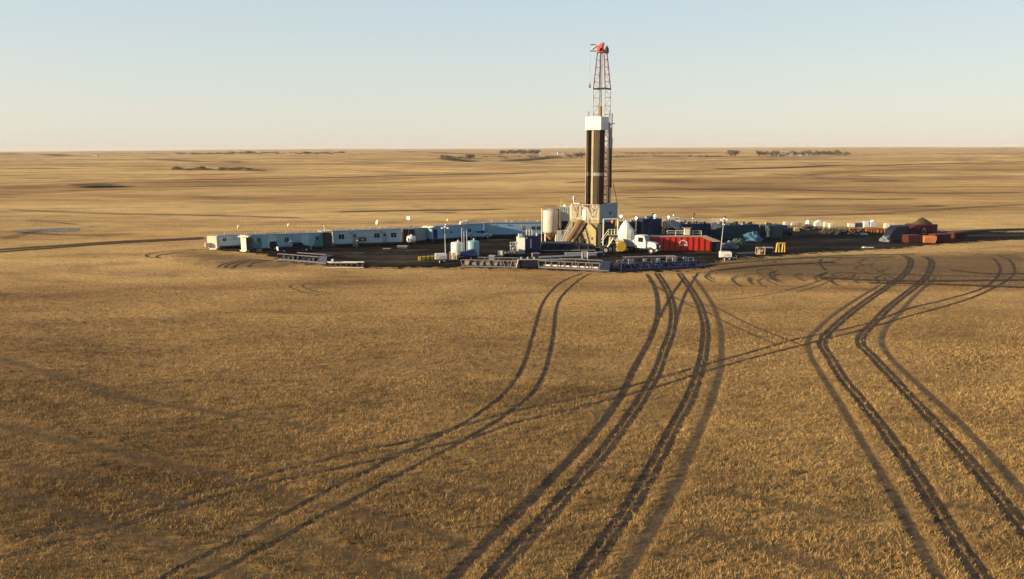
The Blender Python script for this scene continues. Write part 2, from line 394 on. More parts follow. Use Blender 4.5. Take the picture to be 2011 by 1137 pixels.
def ribbon(name, pts, width, mat, far=False, world=False, step=None, doz=None, markit=1.0, off=0):
    P = [tuple((Vector(q) if world else (GT(*q) if far else G(*q)))[:2]) for q in pts]
    if not far and pts[-1][1] > 1110:
        q0, q1 = P[-2], P[-1]; l_ = math.hypot(q1[0] - q0[0], q1[1] - q0[1]); P.append((q1[0] + (q1[0] - q0[0]) / l_ * 9, q1[1] + (q1[1] - q0[1]) / l_ * 9))
    d0 = math.hypot(*P[len(P) // 2]); step = step or (.5 if not far else max(3, d0 * .02))
    C = np.array(catmull(P, step)); T = np.gradient(C, axis=0); T /= np.linalg.norm(T, axis=1)[:, None] + 1e-9
    Nn = np.stack([-T[:, 1], T[:, 0]], 1); hw = width / 2
    C = C + Nn * off
    offs = np.array([-1, -.5, 0, .5, 1.]); sd = 1 - np.abs(offs)
    zk[0] += .0015; zz = (doz if doz is not None else zk[0])
    V = []; A = []; dl = np.concatenate([[0], np.cumsum(np.linalg.norm(np.diff(C, axis=0), axis=1))]); AL = []
    ends = np.minimum(1, np.minimum(np.arange(len(C)), np.arange(len(C))[::-1]) / min(6, max(2, len(C) * .04)))
    for o_, s_ in zip(offs, sd):
        Q = C + Nn * hw * o_; V.append(np.stack([Q[:, 0], Q[:, 1], terr(Q[:, 0], Q[:, 1]) + zz], 1)); A.append(s_ * ends + (ends - 1) * .6); AL.append(dl)
    V = np.stack(V, 1).reshape(-1, 3); A = np.stack(A, 1).ravel(); AL = np.stack(AL, 1).ravel()
    n = len(C); i = np.arange(n - 1)[:, None]; k = np.arange(4)[None]; f = i * 5 + k
    Fq = np.stack([f, f + 1, f + 6, f + 5], -1).reshape(-1, 4)[:, ::-1]
    if not far and markit: mark([tuple(c) for c in np.concatenate([C, (C[:-1] + C[1:]) / 2])], hw * markit)
    return tag(np_mesh(name, V, Fq, M[mat], {'sd': A, 'al': AL}), kind='structure')

PADPX = [(395, 487), (430, 494), (500, 499), (560, 516), (640, 523), (720, 527), (900, 527), (1060, 531), (1190, 536), (1240, 536), (1330, 534), (1400, 525), (1425, 512),
         (1490, 506), (1560, 502), (1640, 496), (1760, 489), (1860, 480), (1950, 474), (2060, 470), (2060, 456), (1850, 453), (1760, 449), (1640, 449), (1540, 446), (1400, 442), (1200, 445), (1000, 448), (850, 452), (650, 462), (470, 475)]
PAD = sheet('mud', PADPX, 'mud', .018)
sheet('dirt', [(300, 496), (400, 486), (560, 500), (620, 518), (560, 534), (430, 532), (330, 516)], 'worn', .006, 2, 10)
sheet('dirt', [(1380, 508), (1560, 500), (1700, 496), (2100, 488), (2100, 576), (1900, 572), (1700, 562), (1500, 556), (1400, 545), (1330, 536)], 'worn', .007, 2, 10)
tk = [
 ([(1150,534),(1106,552),(1081,574),(1064,599),(1053,635),(1042,674),(1028,716),(1006,755),(975,787),(916,828),(853,861),(777,896),(705,934),(586,994),(484,1051),(378,1102),(325,1132),(270,1162)], .5, 'track'),
 ([(1163,535),(1134,552),(1103,582),(1092,608),(1088,644),(1080,691),(1067,736),(1045,772),(1003,808),(930,854),(839,904),(760,945),(690,984),(624,1017),(521,1074),(427,1123),(350,1160)], .5, 'track'),
 ([(1269,536),(1284,560),(1291,588),(1291,621),(1281,655),(1265,688),(1243,727),(1226,766),(1201,805),(1163,854),(1111,910),(1069,955),(1013,1011),(951,1070),(895,1129),(870,1160)], .85, 'track'),
 ([(1288,534),(1307,563),(1318,591),(1322,621),(1318,652),(1305,688),(1290,730),(1268,770),(1243,809),(1187,885),(1132,948),(1076,1014),(1020,1073),(975,1125),(945,1160)], 1.15, 'track'),
 ([(1332,534),(1351,560),(1371,593),(1382,627),(1385,658),(1379,705),(1366,752),(1347,796),(1326,833),(1285,913),(1243,986),(1194,1056),(1145,1125),(1120,1160)], 1.15, 'track'),
 ([(1359,540),(1382,571),(1401,602),(1412,635),(1417,671),(1414,722),(1402,770),(1390,806),(1361,875),(1326,955),(1274,1049),(1229,1125),(1208,1160)], .8, 'trackfaint'),
 ([(1731,558),(1678,590),(1637,618),(1606,646),(1587,668),(1590,696),(1612,734),(1640,778),(1685,855),(1731,933),(1763,990),(1791,1043),(1820,1100),(1841,1135),(1858,1165)], .75, 'trackfaint'),
 ([(1770,500),(1788,511),(1778,536),(1750,558),(1703,590),(1662,621),(1628,652),(1614,675),(1628,700),(1656,746),(1688,784),(1735,845),(1795,930),(1841,1004),(1880,1068),(1926,1135),(1946,1165)], 1.0, 'track'),
 ([(1810,502),(1829,514),(1819,543),(1794,565),(1747,602),(1719,631),(1697,653),(1689,675),(1713,700),(1750,740),(1785,778),(1841,838),(1901,905),(1954,969),(2007,1036),(2060,1095),(2110,1150)], 1.0, 'track'),
 ([(1841,543),(1797,580),(1766,615),(1744,637),(1731,662),(1735,684),(1757,712),(1797,750),(1832,783),(1866,813),(1922,870),(1989,944),(2040,1000),(2110,1085)], .8, 'trackfaint'),
 ([(1925,503),(1948,507),(1961,520),(1962,537),(1932,565),(1851,590),(1788,605),(1709,634),(1615,656),(1556,668),(1512,681),(1380,718),(1262,752),(1131,784),(1034,802),(930,830),(818,864),(700,888),(567,922),(480,945),(359,979),(264,1002),(151,1032),(57,1055),(0,1074),(-60,1092)], .46, 'track'),
 ([(1950,500),(1975,507),(1990,522),(1985,545),(1913,583),(1775,624),(1688,649),(1575,678),(1490,700),(1380,731),(1318,752),(1192,786),(1152,798),(1013,830),(923,861),(804,889),(750,901),(567,941),(472,968),(348,998),(264,1025),(125,1062),(0,1096),(-60,1114)], .46, 'track'),
 ([(1270,550),(1332,588),(1390,600),(1411,606),(1458,631),(1531,662),(1580,680)], .4, 'trackfaint'),
 ([(1290,562),(1345,596),(1385,612),(1421,631),(1468,653),(1528,678)], .4, 'trackfaint'),
 ([(1371,535),(1348,571),(1334,607),(1327,632),(1322,648)], .4, 'track'),
 ([(1343,546),(1320,577),(1304,605),(1293,627)], .4, 'track'),
 ([(391,489),(322,494),(289,500),(292,505),(320,507)], .5, 'track'),
 ([(430,487),(345,496),(308,503),(318,508)], .5, 'track'),
 ([(428,526),(436,520),(470,512),(520,509)], .5, 'track'), ([(440,527),(448,520),(480,513),(530,510)], .5, 'track'), ([(455,528),(465,520),(490,514),(536,511)], .45, 'track'), ([(486,525),(495,518),(520,513),(545,512)], .5, 'track'),
 ([(590,556),(569,561),(574,567),(602,575),(640,580)], .35, 'trackfaint'), ([(615,554),(593,560),(599,566),(621,573),(660,578)], .35, 'trackfaint'),
 ([(640,524),(760,528),(900,530)], .4, 'trackfaint'),
 ([(1540,572),(1590,558),(1625,545),(1660,541)], .35, 'trackfaint'), ([(1560,575),(1610,560),(1640,548),(1690,543)], .35, 'trackfaint'), ([(1400,590),(1460,586),(1540,573)], .3, 'trackfaint'),
]
for pts, w, mt in tk:
    if w >= 1: ribbon('tyre_track', pts, .60, mt, off=-.28, markit=.85); ribbon('tyre_track', pts, .56, mt, off=.30, markit=.85)
    else: ribbon('tyre_track', pts, w * (.95 if w > .6 else 1.1), mt, markit=.85)
# small turning marks on the right of the pad
rr = random.Random(5)
for k in range(30):
    px = rr.uniform(1385, 1745); py = 528 + rr.uniform(-14, 26) + (px - 1385) * -.02; s = rr.uniform(8, 22); d = 1
    ribbon('tyre_track', [(px + d * s, py - rr.uniform(3, 7)), (px, py), (px - d * s * .1, py + rr.uniform(2, 4)), (px + d * s * .6, py + rr.uniform(7, 12)), (px + d * s * 1.7, py + rr.uniform(13, 18))], rr.uniform(.3, .5), 'trackfaint' if k % 3 else 'track', step=.7)
for a, b_, c_ in (((1390, 520), (1560, 508), (1760, 505)), ((1400, 532), (1500, 522), (1640, 515)), ((1600, 545), (1760, 552), (2030, 550)), ((1640, 535), (1800, 540), (2030, 545)), ((1700, 556), (1820, 558), (2030, 566)), ((1480, 512), (1640, 503), (1800, 500)), ((1860, 530), (1940, 538), (2030, 538))):
    ribbon('tyre_track', [a, b_, c_], rr.uniform(.8, 1.8), 'track' if rr.random() < .5 else 'trackfaint', markit=False)
# old combine swath marks crossing the near field
for pts, w in (([(-30,832),(0,839),(151,873),(264,900),(378,926),(453,945),(548,975),(600,1000)], 1.5), ([(-30,958),(0,968),(113,1002),(264,1055),(378,1096),(470,1137)], 1.6), ([(480,1030),(567,1062),(718,1111),(800,1145)], 1.5),
               ([(620,985),(700,1010),(822,1045),(916,1077)], 1.4), ([(0,911),(170,945),(302,983),(380,1008)], 1.2), ([(150,770),(264,788),(397,809),(529,828),(640,850)], 1.1), ([(-20,700),(90,735),(200,765),(300,800)], 1.2), ([(780,935),(870,955),(980,975),(1060,985)], 1.0), ([(1360,960),(1500,985),(1640,1015),(1730,1025)], 1.2), ([(1330,1040),(1480,1075),(1620,1120)], 1.3), ([(1780,985),(1900,1000),(2030,1010)], .9)):
    ribbon('tyre_track', pts, w * 1.3, 'swath', markit=False)
    mark(catmull([tuple(G(*q)[:2]) for q in pts], .4), w * .5, SWT)
# dirt roads leaving the pad
ribbon('road', [(-60,499),(0,495),(120,486),(230,478),(330,473),(405,469)], 2.2, 'track', markit=False)
ribbon('road', [(-60,495),(0,490.5),(120,482.5),(230,475),(330,470.5),(405,467)], 2.6, 'dryroad', markit=False)
ribbon('road', [(1840,460),(1930,453),(2070,450)], 4, 'dryroad', markit=False)
# far ditches, hollows, hedges as dark bands on the terrain
for pts, w, mt in (([(-20,361),(150,357),(400,353),(600,350),(760,346),(900,343),(1030,340),(1100,339)], 9, 'farline'), ([(60,369),(140,367),(250,369)], 34, 'farline'), ([(110,366),(190,366),(290,366)], 16, 'farline'), ([(-20,476),(60,456),(110,449),(160,445)], 2.5, 'farpatch'),
        ([(1095,360),(1150,357),(1220,357),(1260,358),(1330,358)], 6, 'farline'), ([(1130,339),(1260,336),(1320,336)], 14, 'farline'), ([(1380,332),(1560,329),(1760,324),(2030,320)], 18, 'farline'),
        ([(850,315),(960,318),(1080,313),(1190,309),(1300,309),(1420,307),(1560,306)], 34, 'farline'), ([(0,330),(200,334),(420,334),(560,337)], 14, 'farpatch'), ([(180,315),(360,318),(480,319)], 50, 'farpatch'),
        ([(1500,394),(1620,391),(1740,392),(1830,389)], 7, 'farpatch'), ([(1640,358),(1760,355),(1860,357)], 10, 'farpatch'), ([(0,412),(200,420),(420,424),(620,430)], 4, 'farpatch'), ([(650,362),(800,359),(980,358)], 6, 'farpatch'),
        ([(620,418),(800,414),(930,413),(1020,410)], 3.5, 'farline'), ([(1760,408),(1830,405),(1900,404)], 4, 'farline'), ([(1200,391),(1290,388),(1380,391)], 7, 'farpatch'), ([(0,304),(180,304),(330,305)], 130, 'farpatch'),
        ([(760,299),(900,302),(1000,304)], 130, 'farpatch'), ([(1200,301),(1330,300),(1480,300)], 160, 'farpatch'), ([(1640,305),(1820,303),(2030,302)], 110, 'palestreak'), ([(560,316),(760,322),(900,327),(1090,325)], 30, 'palestreak'), ([(1230,318),(1500,316),(1800,312),(2030,311)], 30, 'palestreak'),
        ([(0,455),(120,462),(230,461),(320,458)], 2.5, 'farpatch'), ([(-10,440),(90,437),(170,444)], 2, 'farpatch'), ([(1200,375),(1500,372),(1800,380),(2030,378)], 8, 'farpatch'), ([(1400,427),(1560,424),(1720,420),(1900,408),(2030,402)], 3, 'farpatch')):
    ribbon('dirt', pts, w, mt, far=True, doz=.25 if w < 20 else 1.5)

# ponds
def pond(pts, z):
    P = [GT(*q) for q in pts]; zm = max(p.z for p in P) + z
    m_ = MB(); m_.add([(p.x, p.y, zm) for p in P], [tuple(range(len(P)))[::-1]])
    tag(m_.build('water', 'water'), kind='structure')
wm, wnt, wb = newmat('thin_ice_water'); wb.inputs['Base Color'].default_value = (.30, .28, .27, 1); wb.inputs['Roughness'].default_value = .8; wb.inputs['Specular IOR Level'].default_value = .2
wn = noise(wnt, N(wnt, 'ShaderNodeNewGeometry').outputs['Position'], .6, 4); wr = ramp(wnt, wn.outputs[0], [(.35, (.16, .12, .08)), (.55, (.24, .21, .18))]); wnt.links.new(wr.outputs[0], wb.inputs['Base Color'])
M['water'] = wm
pond([(18,455),(50,451),(95,449),(140,447),(158,449),(150,454),(120,455),(80,456),(45,457)], .05)
pond([(820,418),(870,416),(900,417),(880,419)], .05)

# ------------------------------------------------------------------ standing stubble in the near field (uncountable)
def stubble():
    m, nt, b = newmat('straw'); L = nt.links
    geo = N(nt, 'ShaderNodeNewGeometry'); rnd = geo.outputs['Random Per Island']
    c = ramp(nt, rnd, [(0, (.24, .155, .07)), (.35, (.34, .228, .098)), (.7, (.42, .29, .125)), (1, (.52, .38, .18))])
    pn = noise(nt, mapping(nt, geo.outputs['Position'], (.05, .11, 1), (0, 0, -.2)), 1.0, 6, .65, dist=.5)
    pr = ramp(nt, pn.outputs[0], [(.34, (.42, .39, .39)), (.48, (.84, .82, .80)), (.64, (1.22, 1.18, 1.06))])
    pf = noise(nt, mapping(nt, geo.outputs['Position'], (.42, .7, 1), (0, 0, -.3)), 1.0, 4, .7)
    pq = ramp(nt, pf.outputs[0], [(.36, (.55, .52, .50)), (.5, (1, 1, 1)), (.64, (1.28, 1.24, 1.15))])
    L.new(mix(nt, .9, mix(nt, .95, c.outputs[0], pr.outputs[0], 'MULTIPLY'), pq.outputs[0], 'MULTIPLY'), b.inputs['Base Color']); b.inputs['Roughness'].default_value = .85
    b.inputs['Specular IOR Level'].default_value = .15
    VN = np.clip(rng.normal(.5, .38, (240, 300)), -.3, 1)
    allV = []; 
    for y0, y1, dens, hs, ws, nb in ((29, 45, 50, 1.0, .017, 5), (45, 65, 38, .9, .020, 4), (65, 90, 22, .75, .026, 3), (90, 124, 11, .6, .030, 3)):
        area = .74 * (y1 * y1 - y0 * y0); n = int(area * dens)
        y = np.sqrt(rng.uniform(y0 * y0, y1 * y1, n)); x = rng.uniform(-.74, .74, n) * y
        # rows: snap to seeding rows curved gently
        row = .30; u = x * .2 + y * .98; u2 = np.round(u / row) * row; y = y + (u2 - u) * .85
        ix = ((x + 110) / .15).astype(int); iy = ((y - 20) / .15).astype(int)
        ok = (ix >= 0) & (ix < 2000) & (iy >= 0) & (iy < 1200)
        tr = np.zeros(n, bool); tr[ok] = TRK[iy[ok], ix[ok]] > 0
        pd = poly_sd(x, y, PAD) if y1 > 110 else np.full(n, -99.)
        sw = np.zeros(n, bool); sw[ok] = SWT[iy[ok], ix[ok]] > 0
        gx_ = np.clip((x + 130) / .9, 0, 298); gy_ = np.clip(y / .75, 0, 238); xi, yi = gx_.astype(int), gy_.astype(int); fx, fy = gx_ - xi, gy_ - yi
        patch = VN[yi, xi] * (1 - fx) * (1 - fy) + VN[yi, xi + 1] * fx * (1 - fy) + VN[yi + 1, xi] * (1 - fx) * fy + VN[yi + 1, xi + 1] * fx * fy
        keep = (pd < -.5) & (rng.random(n) < np.clip((122 - y) / 45, .0, 1)) & (~tr | (rng.random(n) < .05)) & (rng.random(n) < (.45 + .55 * patch) * np.where(sw, .38, 1))
        x, y, tr = x[keep], y[keep], tr[keep]
        x = np.repeat(x, nb) + rng.normal(0, .05, len(x) * nb); y = np.repeat(y, nb) + rng.normal(0, .05, len(tr) * nb); tr = np.repeat(tr, nb)
        k = len(x); h = rng.uniform(.10, .28, k) * hs * np.where(tr, .35, 1); a = rng.uniform(0, math.tau, k); w = ws * rng.uniform(.6, 1.3, k)
        lx = rng.normal(0, .09, k); ly = rng.normal(0, .09, k)
        v = np.zeros((k, 4, 3)); cx, sy = np.cos(a) * w / 2, np.sin(a) * w / 2
        v[:, 0] = np.stack([x - cx, y - sy, np.full(k, -.01)], 1); v[:, 1] = np.stack([x + cx, y + sy, np.full(k, -.01)], 1)
        v[:, 2] = np.stack([x + lx + cx * .6, y + ly + sy * .6, h], 1); v[:, 3] = np.stack([x + lx - cx * .6, y + ly - sy * .6, h * .93], 1)
        allV.append(v)
    V = np.concatenate(allV).reshape(-1, 3); Fq = np.arange(len(V)).reshape(-1, 4)
    print('stubble blades', len(Fq))
    o = np_mesh('stubble', V, Fq, m); tag(o, 'golden cut grain stubble standing over the near field', 'stubble', kind='stuff')
stubble()
# ================================================================== THINGS
# ---------- camp trailers
def window(t, x, z, w=1.0, h=.85, y=0, curtain=True):
    f = MB().box(x - w / 2 - .06, x + w / 2 + .06, y - .05, y - .01, z - .06, z + h + .06).build('window', 'offwhite', t)
    MB().box(x - w / 2, x - .03, y - .06, y - .052, z, z + h).box(x + .03, x + w / 2, y - .06, y - .052, z, z + h).build('pane', 'glass', f)
def door(t, x, mat, z=.62, w=.95, h=2.05, pane=True):
    d = MB().box(x - w / 2, x + w / 2, -.07, -.012, z, z + h).build('door', mat, t)
    MB().box(x + w / 2 - .14, x + w / 2 - .08, -.12, -.072, z + .95, z + 1.1).build('handle', 'dark', d)
    if pane: MB().box(x - .2, x + .2, -.08, -.073, z + 1.25, z + 1.75).build('pane', 'glass', d)
def trailer(name, label, A, B, L=None, depth=3.0, h=3.3, wall='offwhite', roof='greyroof', feats=(), line=1.75, teal=False, porch=False, vents=5, seed=0, group='camp trailers in a curved row', zt=3.3):
    loc, rz, LL = fr(A, B, zt, zt); L = L or LL; rd = random.Random(seed)
    t = thing(name, label, 'trailer', loc, rz, group)
    MB().box(0, L, 0, depth, .55, h - .12).build('wall', wall, t, bevel=.04)
    MB().box(-.12, L + .12, -.18, depth + .18, h - .117, h).build('roof', roof, t, bevel=.03)
    u = MB().box(.1, L - .1, .12, depth - .12, .25, .547)
    for k in range(int(L / 2.4) + 1): u.box(.3 + k * 2.3, .7 + k * 2.3, .2, .6, 0, .25)
    u.build('undercarriage', 'dark', t)
    if line:
        MB().box(0, L, -.012, -.004, line, line + .05).build('stripe', 'blueline', t)
    if teal:
        MB().prism([(0, .56), (2.3, .56), (.7, h - .14), (0, h - .14)], -.03, -.016).build('end_panel', 'teal', t)
        MB().prism([(L, .56), (L, h - .14), (L - .3, h - .14), (L - 2.2, .56)], -.03, -.016).build('end_panel', 'teal', t)
    for f in feats:
        if f[0] == 'd': door(t, f[1], f[2])
        elif f[0] == 'w': window(t, f[1], 1.55, *(f[2:] or ()))
        elif f[0] == 'p': MB().box(f[1], f[1] + f[2], -.045, -.02, .62, h - .2).build('slide_panel', f[3], t)
        elif f[0] == 'a':
            a = MB().box(f[1], f[1] + 1.5, -.55, -.015, .95, 1.75).build('air_conditioner', 'dark', t, bevel=.03)
            MB().box(f[1] + .5, f[1] + 1.0, -.575, -.552, 1.2, 1.5).build('grille', 'lightgrey', a)
        elif f[0] == 's':
            st = MB()
            for k in range(3): st.box(f[1] - .5, f[1] + .5, -.3 - .3 * (k + 1), -.3 * (k + 1), .42 - .18 * k, .47 - .18 * k)
            st.build('step', 'galv', t)
        elif f[0] == 'l': MB().box(f[1] - .12, f[1] + .12, -.2, -.015, h - .7, h - .5).build('lamp', 'dark', t)
    for k in range(vents):
        x = (k + .5 + rd.uniform(-.3, .3)) * L / vents; y = rd.uniform(.4, depth - .5)
        if rd.random() < .5: MB().tube((x, y, h), (x, y, h + rd.uniform(.3, .6)), .07, 8).build('roof_vent', 'galv', t)
        else: MB().box(x, x + .5, y, y + .5, h, h + .22).build('roof_vent', 'cream', t, bevel=.03)
    if porch:
        w = 1.75
        p = MB().rbox(-.62, -.1, h / 2 + .05, 1.75, .1, h - .15, R(-52)).build('end_wall', 'cream', t)
        MB().rbox(-.35, -.35, h - .25, 2.4, 1.0, .3, R(-30)).build('porch_roof', 'cream', t, bevel=.03)
        MB().rbox(-.55, -.05, .12, 1.9, .9, .22, R(-52)).build('step', 'cream', t)
        MB().box(-.02, .9, -.9, -.85, .5, h - .5).build('porch_panel', 'dark', t)
    return t
t1 = trailer('camp_trailer', 'small plain white trailer at the far left end of the camp row', (429, 463.0), (462, 461.3), L=5.0, zt=2.7, h=2.7, wall='white', porch=False, feats=(('w', 1.1, .55, .6), ('l', 3)), vents=1, seed=1)
MB().rbox(-1.0, .4, 1.45, 2.2, .9, 2.5, R(-40)).build('end_wall', 'cream', t1, bevel=.03)
MB().rbox(-.55, -.22, 2.05, .75, .05, .45, R(-40)).build('end_window', 'glass', t1)
MB().rbox(-2.2, .5, .9, .9, 1.0, .9, 0).build('hitch_box', 'cream', t1, bevel=.05)
MB().rbox(-1.1, -.4, .16, 1.6, .6, .3, R(-40)).build('step', 'cream', t1)
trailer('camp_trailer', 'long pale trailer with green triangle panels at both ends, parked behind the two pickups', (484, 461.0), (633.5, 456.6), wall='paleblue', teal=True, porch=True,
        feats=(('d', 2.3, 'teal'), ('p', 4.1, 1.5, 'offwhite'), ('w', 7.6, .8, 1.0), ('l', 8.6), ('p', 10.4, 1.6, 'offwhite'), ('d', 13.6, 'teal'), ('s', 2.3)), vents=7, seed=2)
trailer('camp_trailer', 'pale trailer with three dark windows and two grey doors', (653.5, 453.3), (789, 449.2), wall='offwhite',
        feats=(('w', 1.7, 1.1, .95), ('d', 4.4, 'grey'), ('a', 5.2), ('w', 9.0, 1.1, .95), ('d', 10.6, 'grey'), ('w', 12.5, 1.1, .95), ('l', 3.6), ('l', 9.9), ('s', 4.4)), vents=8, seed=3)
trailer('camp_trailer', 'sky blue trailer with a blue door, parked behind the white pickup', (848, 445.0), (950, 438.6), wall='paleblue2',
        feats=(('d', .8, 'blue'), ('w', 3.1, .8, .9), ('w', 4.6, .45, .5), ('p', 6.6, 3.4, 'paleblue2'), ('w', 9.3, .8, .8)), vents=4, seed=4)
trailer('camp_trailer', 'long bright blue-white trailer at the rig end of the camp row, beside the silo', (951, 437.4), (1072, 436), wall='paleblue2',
        feats=(('p', 1.0, 1.9, 'paleblue'), ('l', 5.5), ('w', 9.0, .5, .7), ('w', 11.2, .8, .8), ('w', 12.4, .8, .8)), vents=5, seed=5)
# shaded gap between two long trailers put in as a dark box, lit awning
loc, rz, L = fr((634.5, 456), (653, 455), 3.3)
t = thing('gap_box', 'dark box standing in for the shaded gap between the two long trailers, under a lit cream roof', 'shack', loc, rz)
MB().box(.1, 1.8, .4, 2.8, .1, 3.0).build('wall', 'dark', t); MB().box(-.5, 2.1, .2, 2.9, 3.31, 3.46).build('roof', 'cream', t, bevel=.03)
MB().tube((.6, 1, 3.46), (.6, 1, 4.4), .09, 8).lathe([(.22, 4.3), (.28, 4.45), (.05, 4.65)], 10, (.6, 1, 0)).build('chimney', 'cream', t)
# satellite dishes standing on trailer roofs
def dish(px, py, h, label, lean=.3, s=.36):
    p = G(px, py, 3.3)
    t = thing('satellite_dish', label, 'dish', p, 0, 'dishes on the trailer roofs')
    MB().tube((0, 0, 0), (0, 0, h), .05, 8).build('mast', 'galv', t)
    MB().lathe([(.02, 0), (s * .6, .07), (s, .2), (s * .97, .22), (s * .5, .09), (.01, .03)], 14).build('bowl', 'cream', t, smooth=True)
    b = kids(t)[-1]; b.location = (0, 0, h); b.rotation_euler = (R(30), R(-70), 0)
dish(470, 460, 1.5, 'satellite dish over the left end of the green panelled trailer'); dish(568, 456.5, 1.5, 'satellite dish on a mast above the two pickups')
dish(742, 450, 1.4, 'curved dish over the right half of the three window trailer', s=.55); dish(880, 442, 1.1, 'little round dish on the sky blue trailer roof', s=.3)
# lit plank bundle / boxes / rail frame on the sky blue trailer roof
p = G(903, 441, 3.3); t = thing('roof_box', 'cream wooden box on the sky blue trailer roof', 'box', p, .25)
MB().prism([(0, 0), (2.2, 0), (2.0, .8), (.3, .6)], 0, 1.2).build('shell', 'cream', t, bevel=.03); MB().box(.4, 1.6, -.04, -.005, .15, .45).build('side_panel', 'white', t)
p = G(917, 440.5, 3.3); t = thing('roof_railing', 'pale metal railing on top of the sky blue trailer', 'railing', p, .25)
for x in (0, 1.3, 2.4): MB().bar((x, 0, 0), (x, 0, .95), .09).build('post', 'cream', t); MB().bar((0, 0, .95), (2.4, 0, .95), .1).bar((0, 0, .5), (2.4, 0, .5), .07).build('rail', 'cream', t)
# maroon shack, propane tank, grey shack
loc, rz, L = fr((791, 450), (812, 449.5), 3.0)
t = thing('generator_shack', 'maroon generator shack at the end of the three window trailer', 'shack', loc, rz)
MB().box(.1, 2.3, .3, 3, .2, 2.9).build('wall', 'maroon', t, bevel=.04); MB().box(0, 2.4, .2, 3.1, 2.905, 3.05).build('roof', 'greyroof', t)
MB().box(.5, 1.2, .26, .29, .9, 2.0).build('door', 'dark', t); MB().tube((1.8, 1, 3.05), (1.8, 1, 3.7), .1).build('exhaust', 'dark', t)
p = G(808, 480); t = thing('propane_tank', 'white propane tank lying in front of the maroon shack', 'tank', p, .15)
MB().lathe([(.05, -1.0), (.5, -.95), (.72, -.7), (.78, 0), (.72, .7), (.5, .95), (.05, 1.0)], 20).build('vessel', 'white', t, smooth=True)
kids(t)[-1].rotation_euler = (0, R(90), 0); kids(t)[-1].location = (0, 0, 1.15)
for x in (-.6, .6): MB().box(x - .08, x + .08, -.5, .5, 0, .62).build('leg', 'dark', t)
MB().lathe([(.2, 0), (.2, .22), (.05, .3)], 10, (0, 0, 1.9)).build('valve_cap', 'white', t); MB().box(-.75, -.45, -.84, -.8, .85, 1.4).build('plate', 'blueline', t)
loc, rz, L = fr((815, 449), (842, 447), 2.9)
t = thing('tool_shack', 'weathered grey tool shack left of the sky blue trailer', 'shack', loc, rz)
MB().box(0, 3.0, .3, 3, .2, 2.8).build('wall', 'bluegrey', t); MB().box(-.1, 3.1, .2, 3.1, 2.805, 2.93).build('roof', 'greyroof', t)
MB().box(.5, 1.4, .26, .29, .3, 2.3).build('door', 'grey', t)
p = G(829, 447.5, 3.0); t = thing('plank_stack', 'pile of pale planks lying on the grey shack roof', 'planks', p, -.35)
for k in range(5): MB().rbox(1.1 + rr.uniform(-.2, .2), .2 * k, .12 + .06 * k, 2.6, .3, .09, rr.uniform(-.15, .15)).build('plank', 'cream', t)
# light pole with a lit ball
def pole_lamp(px, py, z0, ytop, label, cat='lamp', mat='lamp', r=.22, group='lit lamps on poles round the rig', name='pole_lamp', base=None):
    p = G(px, py, z0) if base is None else Vector(base); h = Zat(p, ytop) - p.z
    t = thing(name, label, cat, p, 0, group)
    MB().tube((0, 0, 0), (0, 0, h), .05, 6).build('pole', 'galv', t)
    MB().lathe([(.04, -.9 * r), (.8 * r, -.6 * r), (r, 0), (.8 * r, .6 * r), (.04, .9 * r)], 12, (0, 0, h)).build('lamp_head', mat, t, smooth=True)
    return t
pole_lamp(803, 478, 0, 428, 'round lit lamp on a tall pole above the maroon shack', r=.30)

